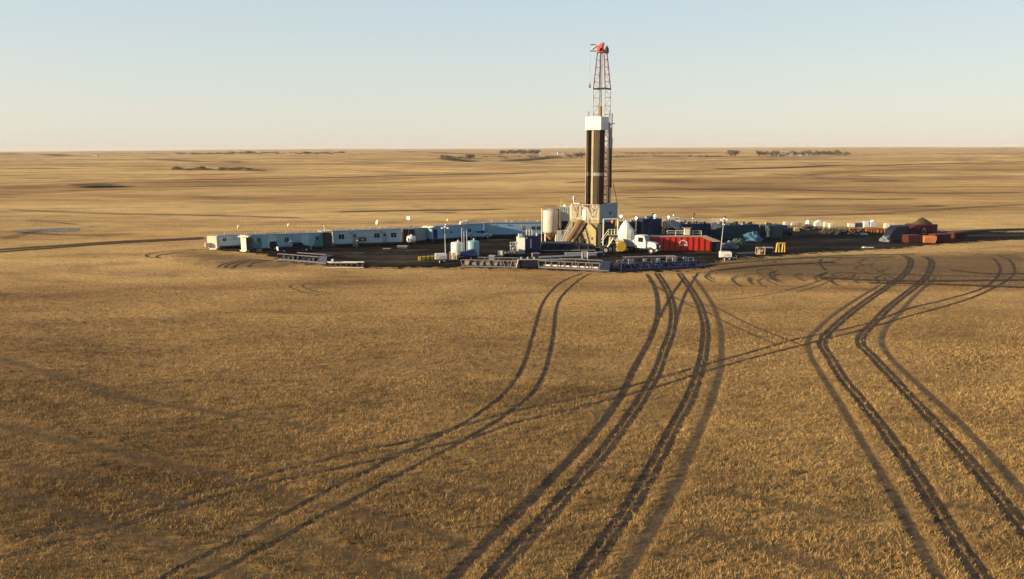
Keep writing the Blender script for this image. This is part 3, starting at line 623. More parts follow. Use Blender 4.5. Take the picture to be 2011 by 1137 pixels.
# ---------- pickups
def pickup(name, label, A, rz, col, cap=False, L=5.6, group='pickups parked at the site', scale=1):
    t = thing(name, label, 'pickup', A, rz, group)
    w = .95
    b = MB().prism([(0, .45), (L, .45), (L, .95), (L - .15, 1.1), (L - 1.35, 1.2), (0, 1.2)], -w, w).build('body', col, t, bevel=.07)
    c0, c1 = L - 3.7, L - 1.25
    MB().prism([(c0, 1.19), (c1 + .1, 1.19), (c1 - .5, 1.85), (c0 + .15, 1.88)], -w + .1, w - .1).build('cab', col, t, bevel=.07)
    MB().prism([(c0 + .25, 1.27), (c0 + 1.0, 1.27), (c0 + 1.0, 1.75), (c0 + .3, 1.77)], -w + .085, w - .085).prism([(c0 + 1.1, 1.27), (c1 - .15, 1.27), (c1 - .5, 1.74), (c0 + 1.1, 1.75)], -w + .085, w - .085).build('side_window', 'glass', t)
    MB().add([(c1 + .08, -w + .2, 1.24), (c1 + .08, w - .2, 1.24), (c1 - .44, w - .25, 1.82), (c1 - .44, -w + .25, 1.82), (c1 + .02, -w + .2, 1.22), (c1 + .02, w - .2, 1.22), (c1 - .50, w - .25, 1.80), (c1 - .50, -w + .25, 1.80)],
             [(0, 1, 2, 3), (7, 6, 5, 4), (0, 4, 5, 1), (1, 5, 6, 2), (2, 6, 7, 3), (3, 7, 4, 0)]).build('windscreen', 'glass', t)
    MB().box(c0 + .1, c0 + .13, -w + .25, w - .25, 1.3, 1.75).build('rear_window', 'glass', t)
    if cap: MB().prism([(.05, 1.2), (c0 - .02, 1.2), (c0 - .05, 1.85), (.25, 1.8)], -w + .06, w - .06).build('canopy', col, t, bevel=.06)
    else: MB().box(.15, c0 - .1, -w + .15, w - .15, 1.195, 1.215).build('bed', 'dark', t)
    for x in (.95, L - .95):
        for y in (-.86, .86):
            wl = MB().wheel((x, y, .4), .4, .26).build('wheel', 'black', t)
            MB().tube((x, y - .14, .4), (x, y + .14, .4), .2, 12).build('rim', 'lightgrey', wl)
    MB().box(-.1, .02, -w, w, .5, .7).build('bumper', 'lightgrey', t, bevel=.03); MB().box(L - .02, L + .12, -w, w, .45, .68).build('bumper', 'lightgrey', t, bevel=.03)
    MB().box(L - .03, L + .03, -.6, .6, .75, 1.0).build('grille', 'dark', t)
    for y in (-.82, .64):
        MB().box(L - .05, L + .035, y, y + .2, .78, .98).build('headlight', 'lampdim', t); MB().box(-.03, .02, y, y + .18, .8, 1.1).build('tail_light', 'red', t)
    return t
p = G(528, 491.5); pickup('pickup', 'dark pickup with a capped white tail, left of the other one', p, R(32), 'navydark', cap=True)
MB().box(-.13, -.105, -.9, .9, .55, 1.75).build('tailgate', 'white', kids(bpy.data.objects['pickup'])[0])
p = G(546.5, 496.5); t = pickup('pickup', 'dark navy pickup with a bright tailgate, nearest the blue truss skid', p, R(26), 'navydark', L=6.2)
MB().box(-.13, -.105, -.92, .92, .5, 1.22).build('tailgate', 'white', kids(t)[0])
MB().lathe([(.05, -.25), (.26, -.18), (.34, 0), (.26, .18), (.05, .25)], 14, (2.4, -.2, 2.05)).build('glint_dome', 'chrome', t, smooth=True)  # polished dome added to catch a sun glint above the cab
p = G(916, 468.5); pickup('pickup', 'white crew cab pickup parked against the sky blue trailer', p, R(12), 'paleblue2', L=5.6)

# ---------- person in dark coverall
def person():
    p = G(702.5, 489)
    verts = [(0, 0, .95), (0, 0, 1.15), (0, .02, 1.35), (0, .01, 1.50), (0, -.01, 1.58), (0, -.015, 1.70),
             (-.18, 0, 1.40), (-.25, .02, 1.12), (-.24, -.08, .88), (.18, 0, 1.40), (.25, .02, 1.12), (.22, -.10, .90),
             (-.10, 0, .88), (-.12, -.04, .48), (-.13, .02, .08), (-.13, -.14, .04), (.10, 0, .88), (.12, .02, .48), (.14, .08, .08), (.15, -.08, .04), (-.24, -.12, .80), (.22, -.15, .82)]
    ed = [(0, 1), (1, 2), (2, 3), (3, 4), (4, 5), (2, 6), (6, 7), (7, 8), (2, 9), (9, 10), (10, 11), (0, 12), (12, 13), (13, 14), (14, 15), (0, 16), (16, 17), (17, 18), (18, 19), (8, 20), (11, 21)]
    rad_ = [.15, .15, .17, .06, .06, .10, .075, .06, .045, .075, .06, .045, .10, .075, .055, .05, .10, .075, .055, .05, .04, .04]
    me = bpy.data.meshes.new('person'); me.from_pydata(verts, ed, []); me.materials.append(M['coverall'])
    o = bpy.data.objects.new('person', me); COL.objects.link(o); o.location = p
    s = o.modifiers.new('skin', 'SKIN'); s.use_smooth_shade = True; o.modifiers.new('sub', 'SUBSURF').render_levels = 1
    for i, r_ in enumerate(rad_): me.skin_vertices[0].data[i].radius = (r_, r_ * .85)
    me.skin_vertices[0].data[0].use_root = True
    MB().lathe([(.145, 0), (.14, .06), (.10, .13), (.02, .16)], 14, (0, -.015, 1.70)).lathe([(.17, -.012), (.17, .0)], 14, (0, -.03, 1.70)).build('hard_hat', 'white', o, smooth=True)
    tag(o, 'person in a dark coverall and white hard hat standing before the three window trailer', 'person')
person()

# ---------- drilling rig
rigc = G(1176, 486); PH = R(32)
rig = thing('drilling_rig', 'tall drilling rig with pale walled floor and red topped lattice mast', 'drilling rig', rigc, R(-32))
# local frame: x runs along the left (sunlit) wall from the far-left corner to the near corner at 0; y runs back along the right wall
def RX(x, y, z=0): c, n = math.cos(R(-32)), math.sin(R(-32)); return Vector((rigc.x + x * c - y * n, rigc.y + x * n + y * c, z))
AW, BW = 6.6, 8.6
MB().box(-AW, 0, 0, BW, 5.0, 5.3).build('floor', 'mustard', rig)
w_ = MB().box(-AW, 0, 0, .12, 5.3, 8.7).build('windwall', 'windwall', rig)
rs = MB()
for x in (-6.3, -4.9, -3.9, -2.7, -1.6, -.3): rs.box(x, x + .1, -.06, -.003, 5.3, 8.66)
rs.build('rib', 'cream', w_)
MB().box(-3.75, -2.9, -.14, -.065, 5.4, 7.6).build('door', 'white', w_); MB().box(-5.6, -4.4, -.3, -.01, 8.72, 8.9).build('ledge', 'white', w_)
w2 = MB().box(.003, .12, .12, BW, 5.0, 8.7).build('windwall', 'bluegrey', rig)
MB().box(.125, .16, 4.3, 5.6, 6.6, 6.75).prism([(0, 0), (.06, 0), (.06, .3)], 0, .01).build('hatch', 'dark', w2)
em = MB()       # small emblem on the shaded wall: a dark shield-like mark
for k in range(7):
    a = R(200 + k * 23); em.rbox(.135, 4.9 + .55 * math.cos(a), 7.0 + .5 * math.sin(a), .03, .22, .3)
em.build('emblem', 'navydark', w2)
MB().box(-AW, 0, BW, BW + .1, 5.3, 8.4).build('windwall', 'grey', rig); MB().box(-AW - .1, -AW - .003, 0, BW, 5.3, 8.4).build('windwall', 'cream', rig)
for k, (x0, x1, dz) in enumerate(((-5.9, -4.7, 1.4), (-4.2, -3.9, 1.9), (-2.6, -.9, 1.5), (-2.4, -.4, 2.2), (-2.0, -.2, 1.1), (-5.3, -4.9, 2.4))):
    m_ = MB(); n_ = 8; pts_ = [(x0 + (x1 - x0) * i / n_, -.1 - .02 * k, 8.6 - dz * 4 * (i / n_) * (1 - i / n_) - (.6 if k % 2 else 0) * i / n_) for i in range(n_ + 1)]
    for a, b_ in zip(pts_, pts_[1:]): m_.tube(a, b_, .035, 5)
    m_.build('hanging_cable', 'dark', w_)
MB().box(-6.5, -.1, -.045, -.003, 5.3, 5.5).box(-6.5, -.1, -.045, -.003, 8.45, 8.55).build('edge_beam', 'rust', w_)
# substructure legs and bracing
for x, y in ((-AW + .3, .5), (-.4, .5), (-AW + .3, BW - .5), (-.4, BW - .5), (-AW / 2, BW - .5), (-.4, BW / 2)):
    MB().box(x - .22, x + .22, y - .22, y + .22, 0, 5.0).build('leg', 'mustard', rig)
m_ = MB()
for a, b_ in (((-AW + .3, .5, .3), (-AW / 2, .5, 4.8)), ((-.4, .7, .3), (-.4, BW / 2, 4.8)), ((-.4, BW - .6, .3), (-.4, BW / 2, 4.8)), ((-AW + .3, BW - .5, .3), (-AW / 2, BW - .5, 4.8)), ((-.4, .7, 2.6), (-.4, BW - .6, 2.6))): m_.bar(a, b_, .22)
m_.build('brace', 'mustard', rig)
MB().box(-AW, .6, -.3, BW + .3, 0.02, .35).build('skid_base', 'dark', rig)
# pale yellow gable shaped housing beneath the floor and dark gear house on the right
MB().prism([(-3.6, .35), (-.25, .35), (-.25, 3.6), (-1.5, 4.7), (-2.2, 4.7), (-3.6, 2.2)], -.9, .25).build('gear_house', 'mustard', rig, bevel=.05)
MB().box(-2.9, -2.4, -.94, -.905, .5, 1.7).box(-1.3, -.9, -.94, -.905, 1.6, 2.1).build('hatch', 'dark', rig)
MB().box(-.15, .8, -.6, 5.5, .4, 4.9).build('engine_house', 'navydark', rig, bevel=.05)
MB().box(-5.6, -3.9, .7, 2.6, .4, 4.6).build('stair_tower', 'dark', rig)
# mast
mc = Vector((-1.75, 3.9, 0)); mw = 1.25
def mast_sec(z0, z1, w0, w1, n, mat, dx0=0, dx1=0, t=.14, d0=None, d1=None, lat=None):
    m_ = MB(); br = MB(); d0 = d0 or w0; d1 = d1 or w1
    cs = ((-1, -1), (1, -1), (1, 1), (-1, 1))
    def P(c, k): 
        f = k / n; w = w0 + (w1 - w0) * f; d = d0 + (d1 - d0) * f; return (mc.x + dx0 + (dx1 - dx0) * f + c[0] * w, mc.y + c[1] * d, z0 + (z1 - z0) * f)
    for c in cs: m_.bar(P(c, 0), P(c, n), t)
    for k in range(n + 1):
        for q in (1, 2, 3): br.bar(P(cs[q], k), P(cs[(q + 1) % 4], k), t * .6)
        if k < n:
            for q in (1, 2, 3): br.bar(P(cs[q], k + (k % 2)), P(cs[(q + 1) % 4], k + 1 - (k % 2)), t * .45)
    s = m_.build('mast_section', mat, rig); br.build('lattice', lat or mat, s)
mast_sec(8.7, 25, 1.3, 1.3, 9, 'mastdark', t=.20)
mast_sec(25, 31.7, 1.3, 1.3, 4, 'mastwhite', t=.12)
mast_sec(31.7, 38.8, 1.3, .72, 5, 'mastdark', dx1=-.1, t=.15, lat='mastwhite')
MB().bar((mc.x - 1.3, mc.y - 1.3, 31.7), (mc.x + 1.3, mc.y - 1.3, 31.7), .24).bar((mc.x + 1.3, mc.y - 1.3, 31.7), (mc.x + 1.3, mc.y + 1.3, 31.7), .24).build('lock_beam', 'dark', rig)
# lower tangle beside the mast: hose bundle, ladder, standpipe
m_ = MB()
for x, y in ((.25, 2.9), (.25, 3.3)): m_.tube((x, y, 8.7), (x, y, 25), .06, 6)
for k in range(40): m_.tube((.25, 2.9, 8.9 + k * .4), (.25, 3.3, 8.9 + k * .4), .03, 4)
m_.build('ladder', 'mastwhite', rig)
MB().tube((.1, 4.6, 8.7), (.1, 4.6, 24), .11, 8).tube((.1, 4.9, 8.7), (.15, 5.2, 22), .08, 8).build('standpipe', 'mastwhite', rig)
MB().tube((-.3, 5.8, 8.7), (-.25, 5.75, 27), .09, 8).tube((.45, 4.2, 12), (.4, 4.0, 20), .22, 8, .12).build('hose', 'black', rig)
# crown
cr = MB().box(mc.x - 1.0, mc.x + .4, mc.y - .75, mc.y + .6, 38.80, 39.30).box(mc.x - 1.0, mc.x + .1, mc.y - .5, mc.y + .3, 39.30, 40.20).prism([(mc.x - .7, 40.20), (mc.x + .4, 40.20), (mc.x + .2, 40.70), (mc.x - .2, 40.65)], mc.y - .4, mc.y + .2).build('crown_block', 'mastred', rig, bevel=.05)
MB().tube((mc.x - .4, mc.y - 1.2, 39.40), (mc.x - .4, mc.y + .6, 39.40), .35, 14).build('sheave', 'mastred', cr)
m_ = MB()
for z in (39.10, 40.30): m_.bar((mc.x - 1.2, mc.y - .5, z), (mc.x - 2.3, mc.y - 1.0, z + .05), .13)
m_.build('crown_arm', 'darkred', cr)
MB().lathe([(.42, 0), (.4, .9), (.08, 1.5)], 10, (mc.x + .85, mc.y + .1, 38.60)).build('crown_cap', 'dark', cr)
MB().bar((mc.x - 1.9, mc.y - .9, 39.50), (mc.x - 1.0, mc.y - .4, 40.20), .3).build('crown_plate', 'mastwhite', cr)
MB().tube((mc.x - 2.2, mc.y - 1.05, 32.80), (mc.x - 2.25, mc.y - 1.03, 39.10), .012, 4).build('winch_line', 'dark', rig)
hk = MB().box(mc.x - 2.4, mc.x - 2.1, mc.y - 1.15, mc.y - .9, 31.95, 32.50).box(mc.x - 2.3, mc.x - 2.15, mc.y - 1.1, mc.y - .95, 32.50, 32.90).build('hook_block', 'dark', rig, bevel=.04)
# drill line bundle running down the mast
MB().tube((mc.x - .1, mc.y - .7, 25), (mc.x - .1, mc.y - .6, 38.9), .07, 6).tube((mc.x + .2, mc.y - .7, 9), (mc.x + .2, mc.y - .6, 38.9), .06, 6).build('drill_line', 'dark', rig)
MB().box(mc.x - .35, mc.x + .25, mc.y - .9, mc.y - .3, 25.6, 28.3).build('travelling_block', 'rust', rig, bevel=.06)
# guy rod from the lower mast
MB().tube((.3, 5.6, 13), (.12, 8.3, 8.7), .06, 6).build('brace_rod', 'darkred', rig)
# monkey board
mb0 = (-3.7, -.2); 
mk = MB().box(-3.75, -.25, .55, .62, 23.55, 26.15).box(-.33, -.25, .62, 4.3, 23.55, 26.15).box(-3.75, -3.68, .62, 4.3, 23.55, 26.1).box(-3.68, -.33, 4.2, 4.3, 23.55, 26.1).build('monkey_board', 'white', rig, bevel=.02)
MB().box(-3.68, -.34, .63, 4.2, 23.6, 23.7).build('board_floor', 'dark', mk)
m_ = MB()        # faint lettering bars on the white board: a mark between brackets
for x, z0, z1, w in ((-3.0, 24.5, 25.4, .07), (-2.35, 24.6, 25.2, .08), (-2.1, 24.6, 25.2, .08), (-1.85, 24.6, 25.2, .08), (-1.2, 24.5, 25.4, .07)): m_.box(x, x + w, .53, .547, z0, z1)
m_.box(-2.35, -1.8, .53, .546, 24.85, 24.92).build('lettering', 'grey', mk)
m_ = MB(); m_.bar((-3.2, 1, 26.15), (-3.4, 1, 27.2), .06).bar((-3.2, 1, 26.6), (-2.9, 1, 27.2), .06).bar((-.2, 3.9, 24.6), (.9, 4.6, 24.9), .12).build('antenna', 'dark', mk)
# pipe stands: single pipes racked between floor and monkey board
def pipe_proto(mat, label, grp):
    t = thing('drill_pipe', label, 'drill pipe', (0, 0, 5.32), 0, grp)
    MB().tube((0, 0, 0), (0, 0, 18.6), .095, 8).build('tube', mat, t, smooth=True)
    MB().tube((0, 0, 9.1), (0, 0, 9.75), .125, 8).build('tool_joint', 'grey', t, smooth=True)
    return t
pa = pipe_proto('pipebrown', 'thin drill pipe in the narrow left stack on the rig floor', 'drill pipes of the narrow left stack')
pb = pipe_proto('pipebrown', 'drill pipe in the wide right stack on the rig floor', 'drill pipes of the wide right stack')
def spots(x0, x1, y0, y1, d=.215):
    out = []
    nx, ny = int((x1 - x0) / d) + 1, int((y1 - y0) / d) + 1
    for i in range(nx):
        for j in range(ny):
            if i in (0, nx - 1) or j in (0, ny - 1) or (i == 1 and j == 1): out.append((x0 + i * d, y0 + j * d))
    return out
for k, (x, y) in enumerate(spots(-3.5, -3.15, 1.0, 2.6)):
    w = RX(x, y, 5.32); o = pa if k == 0 else dup(pa, w, 0); o.location = w; o.rotation_euler = (R(rr.uniform(-.15, .15)), R(rr.uniform(-.15, .15)), 0)
pcs = [(x, y) for x, y in spots(-1.85, -.6, .8, 2.5)]
for k, (x, y) in enumerate(q for q in pcs if q[0] < -.8):
    w = RX(x, y, 5.32); o = pb if k == 0 else dup(pb, w, 0); o.location = w; o.rotation_euler = (R(rr.uniform(-.15, .15)), R(rr.uniform(-.15, .15)), 0)
pd_ = pipe_proto('pipeshade', 'drill pipe darkened in colour to paint in shade, right side of the wide stack', 'drill pipes with shade painted into their colour')  # shade of the wide stack's right face, painted as darker pipes
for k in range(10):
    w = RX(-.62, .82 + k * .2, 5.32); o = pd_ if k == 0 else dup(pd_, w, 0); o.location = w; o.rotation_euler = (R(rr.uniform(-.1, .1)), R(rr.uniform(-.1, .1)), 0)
MB().box(-2.35, -1.95, .72, .98, 8.7, 23.5).build('mast_leg', 'windwall', rig); MB().box(-3.62, -3.55, .75, .9, 8.7, 23.5).build('mast_leg', 'mastwhite', rig)
# stairs and ramp on the left
def stairs(parent, a, b, w, mat, n=14, rail=True, name='stairs'):
    a, b = Vector(a), Vector(b); d = b - a; s = Vector((-d.y, d.x, 0)).normalized() * w / 2
    m_ = MB()
    for q in (-1, 1): m_.bar(a + s * q, b + s * q, .16)
    o = m_.build(name, mat, parent); m_ = MB()
    for k in range(n):
        c = a + d * ((k + .5) / n); m_.add([c - s + Vector((-.1, 0, 0)), c + s + Vector((-.1, 0, 0)), c + s + Vector((.15, 0, 0)), c - s + Vector((.15, 0, 0)), c - s + Vector((-.1, 0, .05)), c + s + Vector((-.1, 0, .05)), c + s + Vector((.15, 0, .05)), c - s + Vector((.15, 0, .05))],
                                           [(0, 3, 2, 1), (4, 5, 6, 7), (0, 1, 5, 4), (1, 2, 6, 5), (2, 3, 7, 6), (3, 0, 4, 7)])
    m_.build('tread', mat, o)
    if rail:
        m_ = MB(); u = Vector((0, 0, 1.0))
        for q in (-1, 1):
            m_.bar(a + s * q + u, b + s * q + u, .07); m_.bar(a + s * q + u * .5, b + s * q + u * .5, .05)
            for k in range(5): c = a + d * (k / 4) + s * q; m_.bar(c, c + u, .06)
        m_.build('handrail', mat, o)
    return o
stairs(rig, (-4.9, -4.2, .1), (-3.2, -.3, 5.0), 1.1, 'rust'); 
rp = MB().add([(-6.6, -4.0, .1), (-5.3, -4.6, .1), (-3.6, -.2, 5.1), (-4.9, -.2, 5.1), (-6.6, -4.0, .4), (-5.3, -4.6, .4), (-3.6, -.2, 5.4), (-4.9, -.2, 5.4)], [(0, 1, 2, 3), (7, 6, 5, 4), (0, 4, 5, 1), (1, 5, 6, 2), (2, 6, 7, 3), (3, 7, 4, 0)]).build('pipe_ramp', 'rust', rig)
for k in range(2): MB().tube((-6.2 + .5 * k, -4.2, .45), (-4.5 + .5 * k, -.2, 5.45), .1, 8).build('ramp_rail', 'mustard', rp)
stairs(rig, (-7.4, -2.6, .1), (-6.3, -.3, 4.2), .8, 'cream', 10)
# white beacon figure on the floor edge
t = thing('flood_lamp', 'white hooded flood lamp standing on the left edge of the rig floor wall', 'lamp', RX(-5.9, .1, 8.72), 0)
MB().tube((0, 0, 0), (0, 0, .9), .1, 8).build('post', 'cream', t); MB().rbox(.1, 0, 1.15, .55, .4, .75, R(20)).build('hood', 'white', t, bevel=.1)
# dog house balcony with lamp on the lit wall
t = thing('wall_lamp', 'small dark wall lamp high on the sunlit rig wall', 'lamp', RX(-3.0, -.02, 8.2), R(-32))
MB().bar((0, .02, 0), (0, -.4, .25), .1).build('arm', 'dark', t); MB().rbox(0, -.5, .2, .5, .4, .25).build('head', 'dark', t, bevel=.05)

# ---------- silo and bins left of the rig
p = G(1081, 474); t = thing('cement_silo', 'tall cream silo on legs with a rusty cone bottom', 'silo', p, 0)
MB().lathe([(1.68, 2.1), (1.7, 2.15), (1.7, 6.6), (1.62, 6.8), (.3, 7.15)], 32).build('vessel', 'silo', t, smooth=True)
MB().lathe([(.22, .35), (1.66, 2.095)], 28).build('cone', 'conerust', t, smooth=True)
for a in (45, 135, 225, 315): x, y = 1.62 * math.cos(R(a)), 1.62 * math.sin(R(a)); MB().bar((x, y, 0), (x, y, 2.6), .2).build('leg', 'silo', t)
m_ = MB().bar((-1.95, -.6, 0), (-1.95, -.6, 7.3), .07).bar((-1.95, -.2, 0), (-1.95, -.2, 7.3), .07)
for k in range(18): m_.bar((-1.95, -.6, .3 + k * .4), (-1.95, -.2, .3 + k * .4), .04)
m_.build('ladder', 'cream', t)
m_ = MB(); 
for k in range(12):
    a, b_ = math.tau * k / 12, math.tau * (k + 1) / 12; m_.bar((1.5 * math.cos(a), 1.5 * math.sin(a), 7.7), (1.5 * math.cos(b_), 1.5 * math.sin(b_), 7.7), .05); m_.bar((1.5 * math.cos(a), 1.5 * math.sin(a), 6.75), (1.5 * math.cos(a), 1.5 * math.sin(a), 7.7), .05)
m_.build('railing', 'rust', t)
MB().box(1.0, 1.9, -.2, .6, .4, 7.0).build('dust_duct', 'dark', t)
p = G(1099.5, 474.5); t = thing('elevated_tank', 'ribbed blue-grey tank raised on a dark frame between silo and rig', 'tank', p, R(-4))
MB().box(0, 2.4, 0, 2.4, 4.5, 7.5).build('shell', 'bluegrey', t, bevel=.05); MB().box(-.08, 2.48, -.08, 2.48, 7.505, 7.62).build('rim', 'cream', t)
m_ = MB()
for k in range(5): m_.box(.2 + k * .48, .32 + k * .48, -.07, -.004, 4.6, 7.4)
m_.build('rib', 'lightgrey', t)
for x, y in ((.1, .1), (2.3, .1), (.1, 2.3), (2.3, 2.3)): MB().box(x - .09, x + .09, y - .09, y + .09, 0, 4.497).build('leg', 'grey', t)
MB().box(.25, 2.15, .9, 2.2, .3, 4.3).build('pump_house', 'navydark', t)
t = thing('yellow_flag', 'yellow triangular flag on a thin pole above the ribbed tank', 'flag', p + Vector((.1, .2, 7.62)), 0)
MB().tube((0, 0, 0), (0, 0, 1.65), .035, 6).build('pole', 'galv', t)
MB().add([(0.03, 0, 1.6), (.03, 0, .9), (1.15, .15, .35), (0.6, .1, 1.05), (0.03, .03, 1.6), (.03, .03, .9), (1.15, .18, .35), (0.6, .13, 1.05)], [(0, 1, 2, 3), (7, 6, 5, 4), (0, 4, 5, 1), (1, 5, 6, 2), (2, 6, 7, 3), (3, 7, 4, 0)]).build('cloth', 'flagyellow', t)
t = thing('roof_fan', 'round white vent fan on top of the ribbed tank', 'fan', p + Vector((1.2, 1.0, 7.62)), 0)
MB().lathe([(.4, 0), (.45, .25), (.1, .45)], 14).build('cowl', 'white', t, smooth=True); MB().box(-.5, .5, -.3, .3, 0, .06).build('base', 'cream', t)
for k, (px, w, lab) in enumerate(((1094.5, .95, 'narrow pale chemical bin next to the silo leg'), (1102, 1.8, 'wide pale chemical bin with a white drum label, under the ribbed tank'), (1119.5, .8, 'narrow pale bin beside the rig stairs'))):
    p = G(px, 476 - k * .5); t = thing('chemical_bin', lab, 'bin', p, 0, 'pale bins under the ribbed tank')
    MB().box(0, w, 0, .9, .15, 2.55).build('body', 'lightgrey', t, bevel=.05); MB().box(.05, w - .05, .05, .85, 0, .147).build('pallet', 'wood', t)
    if w > 1.5: MB().lathe([(.28, 0), (.28, .1)], 14, (.9, 0, 0)).build('hatch', 'white', t); kids(t)[-1].rotation_euler = (R(90), 0, 0); kids(t)[-1].location = (0, -.01, .9)

# ---------- blue container with pump gear
p = G(1031, 497.5); t = thing('pump_container', 'navy steel container with white lettering and a grey open left end', 'container', p, R(9))
MB().box(0, 2.85, 0, 3.2, .2, 3.35).build('shell', 'navy', t, bevel=.04)
m_ = MB(); 
for k in range(9): m_.box(.15 + k * .3, .22 + k * .3, -.05, -.004, .35, 3.2)
m_.build('rib', 'navy', t); MB().box(.02, 2.83, -.09, 3.0, .02, .197).build('skid', 'dark', t)
m_ = MB()
for k, w in enumerate((.22, .26, .18, .26, .22, .24, .14, .26, .2)):
    m_.box(1.06, 1.06 + w, -.075, -.056, 2.65 - k * .2, 2.76 - k * .2)
    if k % 2: m_.box(1.06, 1.10, -.075, -.056, 2.60 - k * .2, 2.80 - k * .2)
m_.build('lettering', 'lightgrey', t); MB().box(.15, .45, -.075, -.056, 2.85, 3.1).build('emblem', 'lightgrey', t)
MB().add([(-.01, 0, .2), (-1.15, .9, .2), (-1.15, 3.2, .2), (-.01, 3.2, .2), (-.01, 0, 3.0), (-1.15, .9, 3.0), (-1.15, 3.2, 3.0), (-.01, 3.2, 3.0)], [(0, 3, 2, 1), (4, 5, 6, 7), (0, 1, 5, 4), (1, 2, 6, 5), (2, 3, 7, 6), (3, 0, 4, 7)][:6]).build('end_cabinet', 'lightgrey', t)
MB().box(-1.15, -.4, .5, 1.2, 3.02, 3.7).build('roof_cabinet', 'white', t, bevel=.04)
MB().tube((-1.0, 1.2, 3.2), (2.4, 2.2, 3.45), .05, 6).tube((2.4, .3, 3.35), (2.4, .3, 3.9), .2, 10).build('roof_pipe', 'lightgrey', t)
p = G(1002, 495.5); t = thing('pipe_manifold', 'tangle of grey manifold pipes on a skid left of the navy container', 'manifold', p, R(5))
m_ = MB()
for x in (0.1, .55, 1.0, 1.35): m_.tube((x, 0, .2), (x, .1, 2.1), .07, 8)
for z in (.7, 1.3, 1.9): m_.tube((-.1, 0, z), (1.5, .1, z), .06, 8)
m_.tube((.3, -.3, .3), (1.3, .4, 1.6), .06, 8).build('pipe', 'lightgrey', t)
for x, z in ((.1, 1.3), (.55, .7), (1.0, 1.9), (1.35, 1.3)): MB().tube((x, -.12, z), (x, -.02, z), .2, 12).build('valve_wheel', 'cream', t)
MB().box(-.3, 1.7, -.5, .9, .02, .2).build('skid', 'dark', t)
p = G(977.5, 505); t = thing('white_cube_tank', 'small white cube tank left of the manifold skid', 'tank', p, R(-5))
MB().box(0, .95, 0, .9, .15, 1.15).build('body', 'cream', t, bevel=.08); MB().box(0, .95, 0, .9, 0, .147).build('pallet', 'dark', t)
p = G(989, 503.5); t = thing('flat_trailer', 'low dark skid with small pipe fittings behind the white cube tank', 'skid', p, R(5))
MB().box(0, 4.2, 0, 1.4, .15, .5).build('deck', 'dark', t)
for k in range(4): MB().tube((.4 + k * .55, .3, .5), (.4 + k * .55, .3, .85), .14, 8).build('fitting', 'lightgrey', t)
# windsock and white rack on the container
p = G(1033.5, 463, 3.4)
t = thing('windsock', 'faded orange windsock blowing above the navy container', 'windsock', Vector((G(1031, 497.5).x + .1, G(1031, 497.5).y + 1.4, 3.4)), 0)
MB().tube((0, 0, 0), (0, 0, 1.5), .05, 6).build('pole', 'dark', t); MB().tube((-.75, 0, 1.75), (.25, .1, 1.2), .22, 10, .1).build('sock', 'pink', t)
t = thing('white_rack', 'white square tube rack on the navy container roof', 'rack', Vector((G(1031, 497.5).x + .3, G(1031, 497.5).y + 1.0, 3.4)), .1)
for x in (0, .55, 1.1): MB().bar((x, 0, 0), (x, 0, 1.15), .12).build('post', 'cream', t); MB().bar((0, 0, 1.15), (1.1, 0, 1.15), .12).bar((0, 0, .6), (1.1, 0, .6), .12).build('shelf', 'cream', t)

# ---------- white tanks left, with blue vent unit and its four tall pipes
def vtank(px, py, r, h, mat, label, lid=True):
    p = G(px, py); t = thing('storage_tank', label, 'tank', p, 0, 'upright white tanks by the vent unit')
    MB().lathe([(r, 0.05), (r, h - .15), (r * .93, h)], 36).build('vessel', mat, t, smooth=True)
    MB().lathe([(r * .93, h + .001), (r * .3, h + .14), (.05, h + .16)], 28).build('lid', mat, t, smooth=True)
    MB().lathe([(.2, 0), (.2, .35), (.1, .4)], 12, (r * .2, -.2, h + .12)).build('hatch', 'lightgrey', t); return t
vtank(898, 500, 1.18, 2.35, 'white', 'short cream lit tank, left of the vent pipes'); vtank(929, 501.5, 1.2, 2.75, 'paleblue', 'taller pale blue tank, right of the vent pipes')  # right vessel coloured pale blue
p = G(904, 508.5); t = thing('vent_unit', 'blue gas vent unit with four tall upright pipes', 'vent unit', p, R(4))
MB().prism([(0, .5), (3.1, .3), (3.1, 1.0), (2.4, 1.7), (1.9, 1.55), (.6, 1.35), (0, 1.2)], 0, 1.6).build('base', 'blue', t, bevel=.05)
MB().box(-.3, 3.4, -.2, 1.8, .05, .3).build('skid', 'darkred', t)
for x, y, h in ((.35, .4, 5.4), (.75, 1.1, 5.0), (1.25, .5, 5.3), (1.35, 1.0, 3.4)): MB().tube((x, y, 1.2), (x, y, h), .07, 8).build('vent_pipe', 'lightgrey', t)
MB().box(.25, .45, .3, .5, 5.4, 5.6).build('pipe_cap', 'white', t)
p = G(884, 510); t = thing('pallet_cage', 'rusty cream cage with a drum beside the light tower trailer', 'cage', p, 0)
m_ = MB()
for k in range(5): m_.bar((k * .3, 0, 0), (k * .3, 0, 1.5), .06)
m_.bar((0, 0, 1.5), (1.2, 0, 1.5), .06).bar((0, 0, .8), (1.2, 0, .8), .05).build('frame', 'cream', t)
MB().lathe([(.35, .05), (.35, 1.2)], 14, (.6, .5, 0)).build('drum', 'tan', t)

